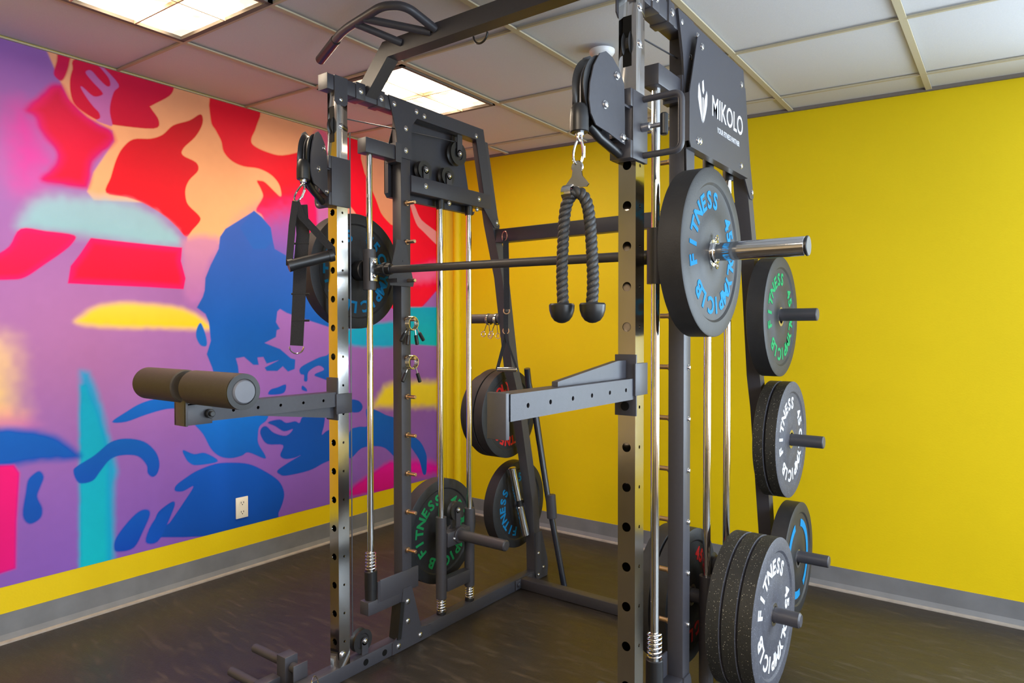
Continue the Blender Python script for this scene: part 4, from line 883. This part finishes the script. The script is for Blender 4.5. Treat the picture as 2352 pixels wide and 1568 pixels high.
# ================================================================== smith bar and carriages
SB = thing('smith_bar', 'dark smith machine bar with chrome sleeves running between the guide rods', 'barbell', (-1.42, 1.79, 1.52))
b = MB(); b.cyl((-1.925, 1.812, 1.530), (-.872, 1.812, 1.514), .0145, 24, bev=.002); b.build('bar_shaft', 'steel', SB)
for X, s, z in ((XL, -1, 1.532), (XR, 1, 1.507)):
    b = MB(); b.lathe([(z-.078, .0132), (z-.078, .0245), (z+.078, .0245), (z+.078, .0132)], (X, 1.787, 0), 36, 'z'); b.build('slide_bearing', 'steel', SB)
    b = MB(); sgn = -s
    b.box(min(X, X+sgn*.06), max(X, X+sgn*.06), 1.803, 1.821, z-.016, z+.016, .003) if False else None
    b.cyl((X+sgn*.020, 1.800, z), (X+sgn*.098, 1.812, z), .021, 24, bev=.003); b.cyl((X+sgn*.055, 1.81, z), (X+sgn*.075, 1.812, z), .027, 24, bev=.003)
    b.build('bar_bracket', 'black', SB)
    b = MB(); b.bolt((X+.031, 1.783, z+.028), r=.009, h=.01); b.bolt((X+.031, 1.783, z-.026), r=.009, h=.01); b.box(X+.022, X+.031, 1.765, 1.801, z-.045, z+.045, .002); b.build('clamp_bolt', 'zinc', SB)
    b = MB(); x0 = X+s*.024; x1 = -.419 if s > 0 else -2.40
    b.cyl((x0, 1.79, z), (X+s*.066, 1.79, z), .040, 32, bev=.003); b.build('sleeve_collar', 'black', SB)
    b = MB(); b.cyl((X+s*.06, 1.79, z), (x1-s*.004, 1.79, z), .0247, 40, bev=.002); b.build('bar_sleeve', 'rod', SB)
    b = MB(); b.cyl((x1-s*.004, 1.79, z), (x1+s*.003, 1.79, z), .0255, 32, bev=.002); b.build('end_cap', 'black', SB)
# lock hook plate near the left middle upright
b = MB(); b.prism([(1.90, 1.66), (1.94, 1.655), (1.99, 1.49), (1.985, 1.475), (1.86, 1.475), (1.85, 1.50)], -1.9815, -1.978); b.cyl((-1.982, 1.93, 1.575), (-1.977, 1.93, 1.575), .004, 12)
b.box(-1.978, -1.93, 1.85, 1.865, 1.485, 1.50); b.build('lock_hook', 'steel2', SB, 20)
t = thing('spring_clip', 'thin wire spring clip on the right smith sleeve against the blue plate', 'spring clip', (-.648, 1.79, 1.507))
b = MB(); b.ring((-.648, 1.79, 1.507), .0275, .0022, (1, 0, 0), 36, 6); b.ring((-.647, 1.787, 1.543), .008, .0022, (1, 0, 0), 16, 6); b.ring((-.647, 1.787, 1.471), .008, .0022, (1, 0, 0), 16, 6); b.build('wire_ring', 'rod', t)

def carriage(X, s, lab):
    t = thing('weight_carriage', lab, 'weight carriage', (X, 2.285, .1))
    yc = 2.285 if s < 0 else yw
    for y in (2.190, 2.381):
        b = MB(); z0, z1 = .125, .482; b.lathe([(z0, .0133), (z0, .0235), (z1, .0235), (z1, .0133)], (X, y, 0), 32, 'z'); b.build('slide_sleeve', 'steel', t)
    b = MB(); b.box(X-.02, X+.02, 2.21, 2.362, .150, .208, .002); b.build('lower_bar', 'steel2', t)
    b = MB(); b.box(X-.022, X+.022, 2.21, 2.362, .345, .408, .002); b.build('upper_bar', 'steel', t)
    for d in (-1, 1):
        xa = X+d*.020; xb = X+d*.288
        b = MB(); b.cyl((xa, yc, .385 if s < 0 else .388), (xb, yc, .385 if s < 0 else .388), .0238, 32, bev=.005); b.cyl((xa, yc, .385 if s < 0 else .388), (xa+d*.012, yc, .385 if s < 0 else .388), .036, 28, bev=.002); b.build('plate_horn', 'steel', t)
    b = MB(); b.lathe([(-.012, .042), (-.004, .034), (.004, .034), (.012, .042), (.012, .028), (.009, .006), (-.009, .006), (-.012, .028)], (X, 2.285, .490), 40); b.build('cable_pulley', 'wheel', t)
    b = MB(); b.box(X+.014, X+.018, 2.271, 2.299, .40, .495); b.cyl((X+.014, 2.285, .495), (X+.018, 2.285, .495), .014, 20); b.box(X-.018, X-.014, 2.271, 2.299, .40, .495); b.build('pulley_bracket', 'steel2', t)
    b = MB(); b.bolt((X+.018, 2.285, .495), r=.008, h=.008); b.bolt((X+.022, 2.255, .375), r=.009, h=.008); b.build('bolt', 'zinc', t)
carriage(XL, -1, 'dark sliding weight carriage at the left frame with an empty horn pointing inward')
carriage(XR, 1, 'dark sliding weight carriage at the right frame carrying the stacked plates')

# ---- spring collars on the left upright pegs
GC = 'spring collar clips'
def collar(X, Y, Z, spread, lab, ax=1):
    t = thing('spring_collar', lab, 'spring collar', (X, Y, Z), GC)
    b = MB(); 
    for k in range(4): b.ring((X-.010+.006*k, Y, Z-.016), .0265, .0027, (1, 0, 0), 24, 6)
    b.build('coil', 'rod', t)
    for a in spread:
        d = Vector((0, math.sin(a), -math.cos(a))); p = Vector((X+.012*math.copysign(1, a), Y, Z-.016))+d*.026
        b = MB(); b.cyl(p, p+d*.030, .0026, 8); b.build('arm_wire', 'rod', t)
        b = MB(); b.cyl(p+d*.022, p+d*.062, .0075, 14, bev=.002); b.build('rubber_grip', 'black', t)
collar(-1.958, 1.958, .404+.1563*6, (-.62, -.16, .20, .66), 'chrome spring collar hung on the upper peg of the left upright, four black grips down')
collar(-1.958, 1.958, .404+.1563*5, (-.50, .38), 'chrome spring collar hung on the lower peg of the left upright, two black grips down')
yh = legy(1.355)+.0265
def horn_clip(x, lab):
    t = thing('spring_collar', lab, 'spring collar', (x, yh, 1.355), GC)
    b = MB()
    for k in range(3): b.ring((x+.005*k, yh, 1.355-.003), .0275, .0024, (1, 0, 0), 28, 6)
    b.build('coil', 'rod', t)
    for a in (-.5, .15):
        d = Vector((0, math.sin(a), -math.cos(a))); p = Vector((x, yh, 1.355))+d*.027
        b = MB(); b.cyl(p, p+d*.05, .002, 8); b.ring(p+d*.06, .013, .002, (0, 1, 0), 18, 6); b.build('wire_arm', 'rod', t)
horn_clip(-2.125, 'thin wire collar on the empty top left storage horn, the outer one')
horn_clip(-2.075, 'thin wire collar on the empty top left storage horn, next to the leg')

# ---- webbing handle hanging from the rear rail
t = thing('hanging_handle', 'black webbing with rings and a chrome bar handle hung at the rear left leg', 'handle', (-1.915, 2.53, 1.72))
hx, hy = -1.915, 2.527
b = MB(); strapm(b, [(hx, hy, 1.725), (hx+.004, hy, 1.55), (hx+.006, hy, 1.395)], .027, Rt); strapm(b, [(hx, hy, 1.385), (hx, hy, 1.30)], .022, Rt)
pa = Vector((hx-.035, hy-.02, 1.115)); pc_ = Vector((hx+.050, hy+.02, 1.115))
strapm(b, [(hx, hy, 1.29), (hx-.004, hy, 1.255), tuple(pa)], .016, Rt); strapm(b, [(hx, hy, 1.29), (hx+.004, hy, 1.255), tuple(pc_)], .010, Rt); b.build('webbing', 'web', t)
b = MB(); b.cyl(pa, pc_, .0115, 20, bev=.002); b.build('bar_grip', 'rod', t)
b = MB(); b.ring((hx-.004, hy-.003, 1.735), .022, .0025, (.4, 1, 0), 20, 6); b.ring((hx+.004, hy, 1.388), .014, .0025, Fd, 20, 6); b.ring((hx, hy, 1.295), .014, .0025, Fd, 20, 6); b.build('ring', 'brass', t)
# ---- leaning pole in a holder, chrome tube beside the rear leg
t = thing('leaning_pole', 'glossy black pole leaning in a holder beside the rear left leg', 'pole', (-1.83, 2.90, 0))
b = MB(); b.tube([(-1.832, 2.905, 0), (-1.935, 2.905, .46), (-2.005, 2.905, .84), (-2.035, 2.88, 1.02), (-2.03, 2.86, 1.10)], .0165, 20, rr=[.015, .015, .0175, .017, .016]); b.build('pole_tube', 'pole', t)
b = MB(); b.cyl((-1.905, 2.905, .335), (-1.915, 2.905, .455), .026, 24, bev=.002); b.build('holder_sleeve', 'steel2', t)
# chrome storage tubes on the lower leg
t = thing('storage_tube', 'chrome tube stub fixed in front of the lowest left plate', 'tube', (-1.96, 2.83, .3))
b = MB(); b.cyl((-2.020, 2.835, .245), (-2.035, 2.80, .40), .020, 28, bev=.003); b.build('lower_tube', 'rod', t)
b = MB(); b.cyl((-2.038, 2.795, .43), (-2.052, 2.76, .60), .020, 28, bev=.003); b.build('upper_tube', 'rod', t)
b = MB(); b.cyl((-2.035, 2.803, .398), (-2.038, 2.796, .432), .015, 20); b.build('joint', 'black', t)
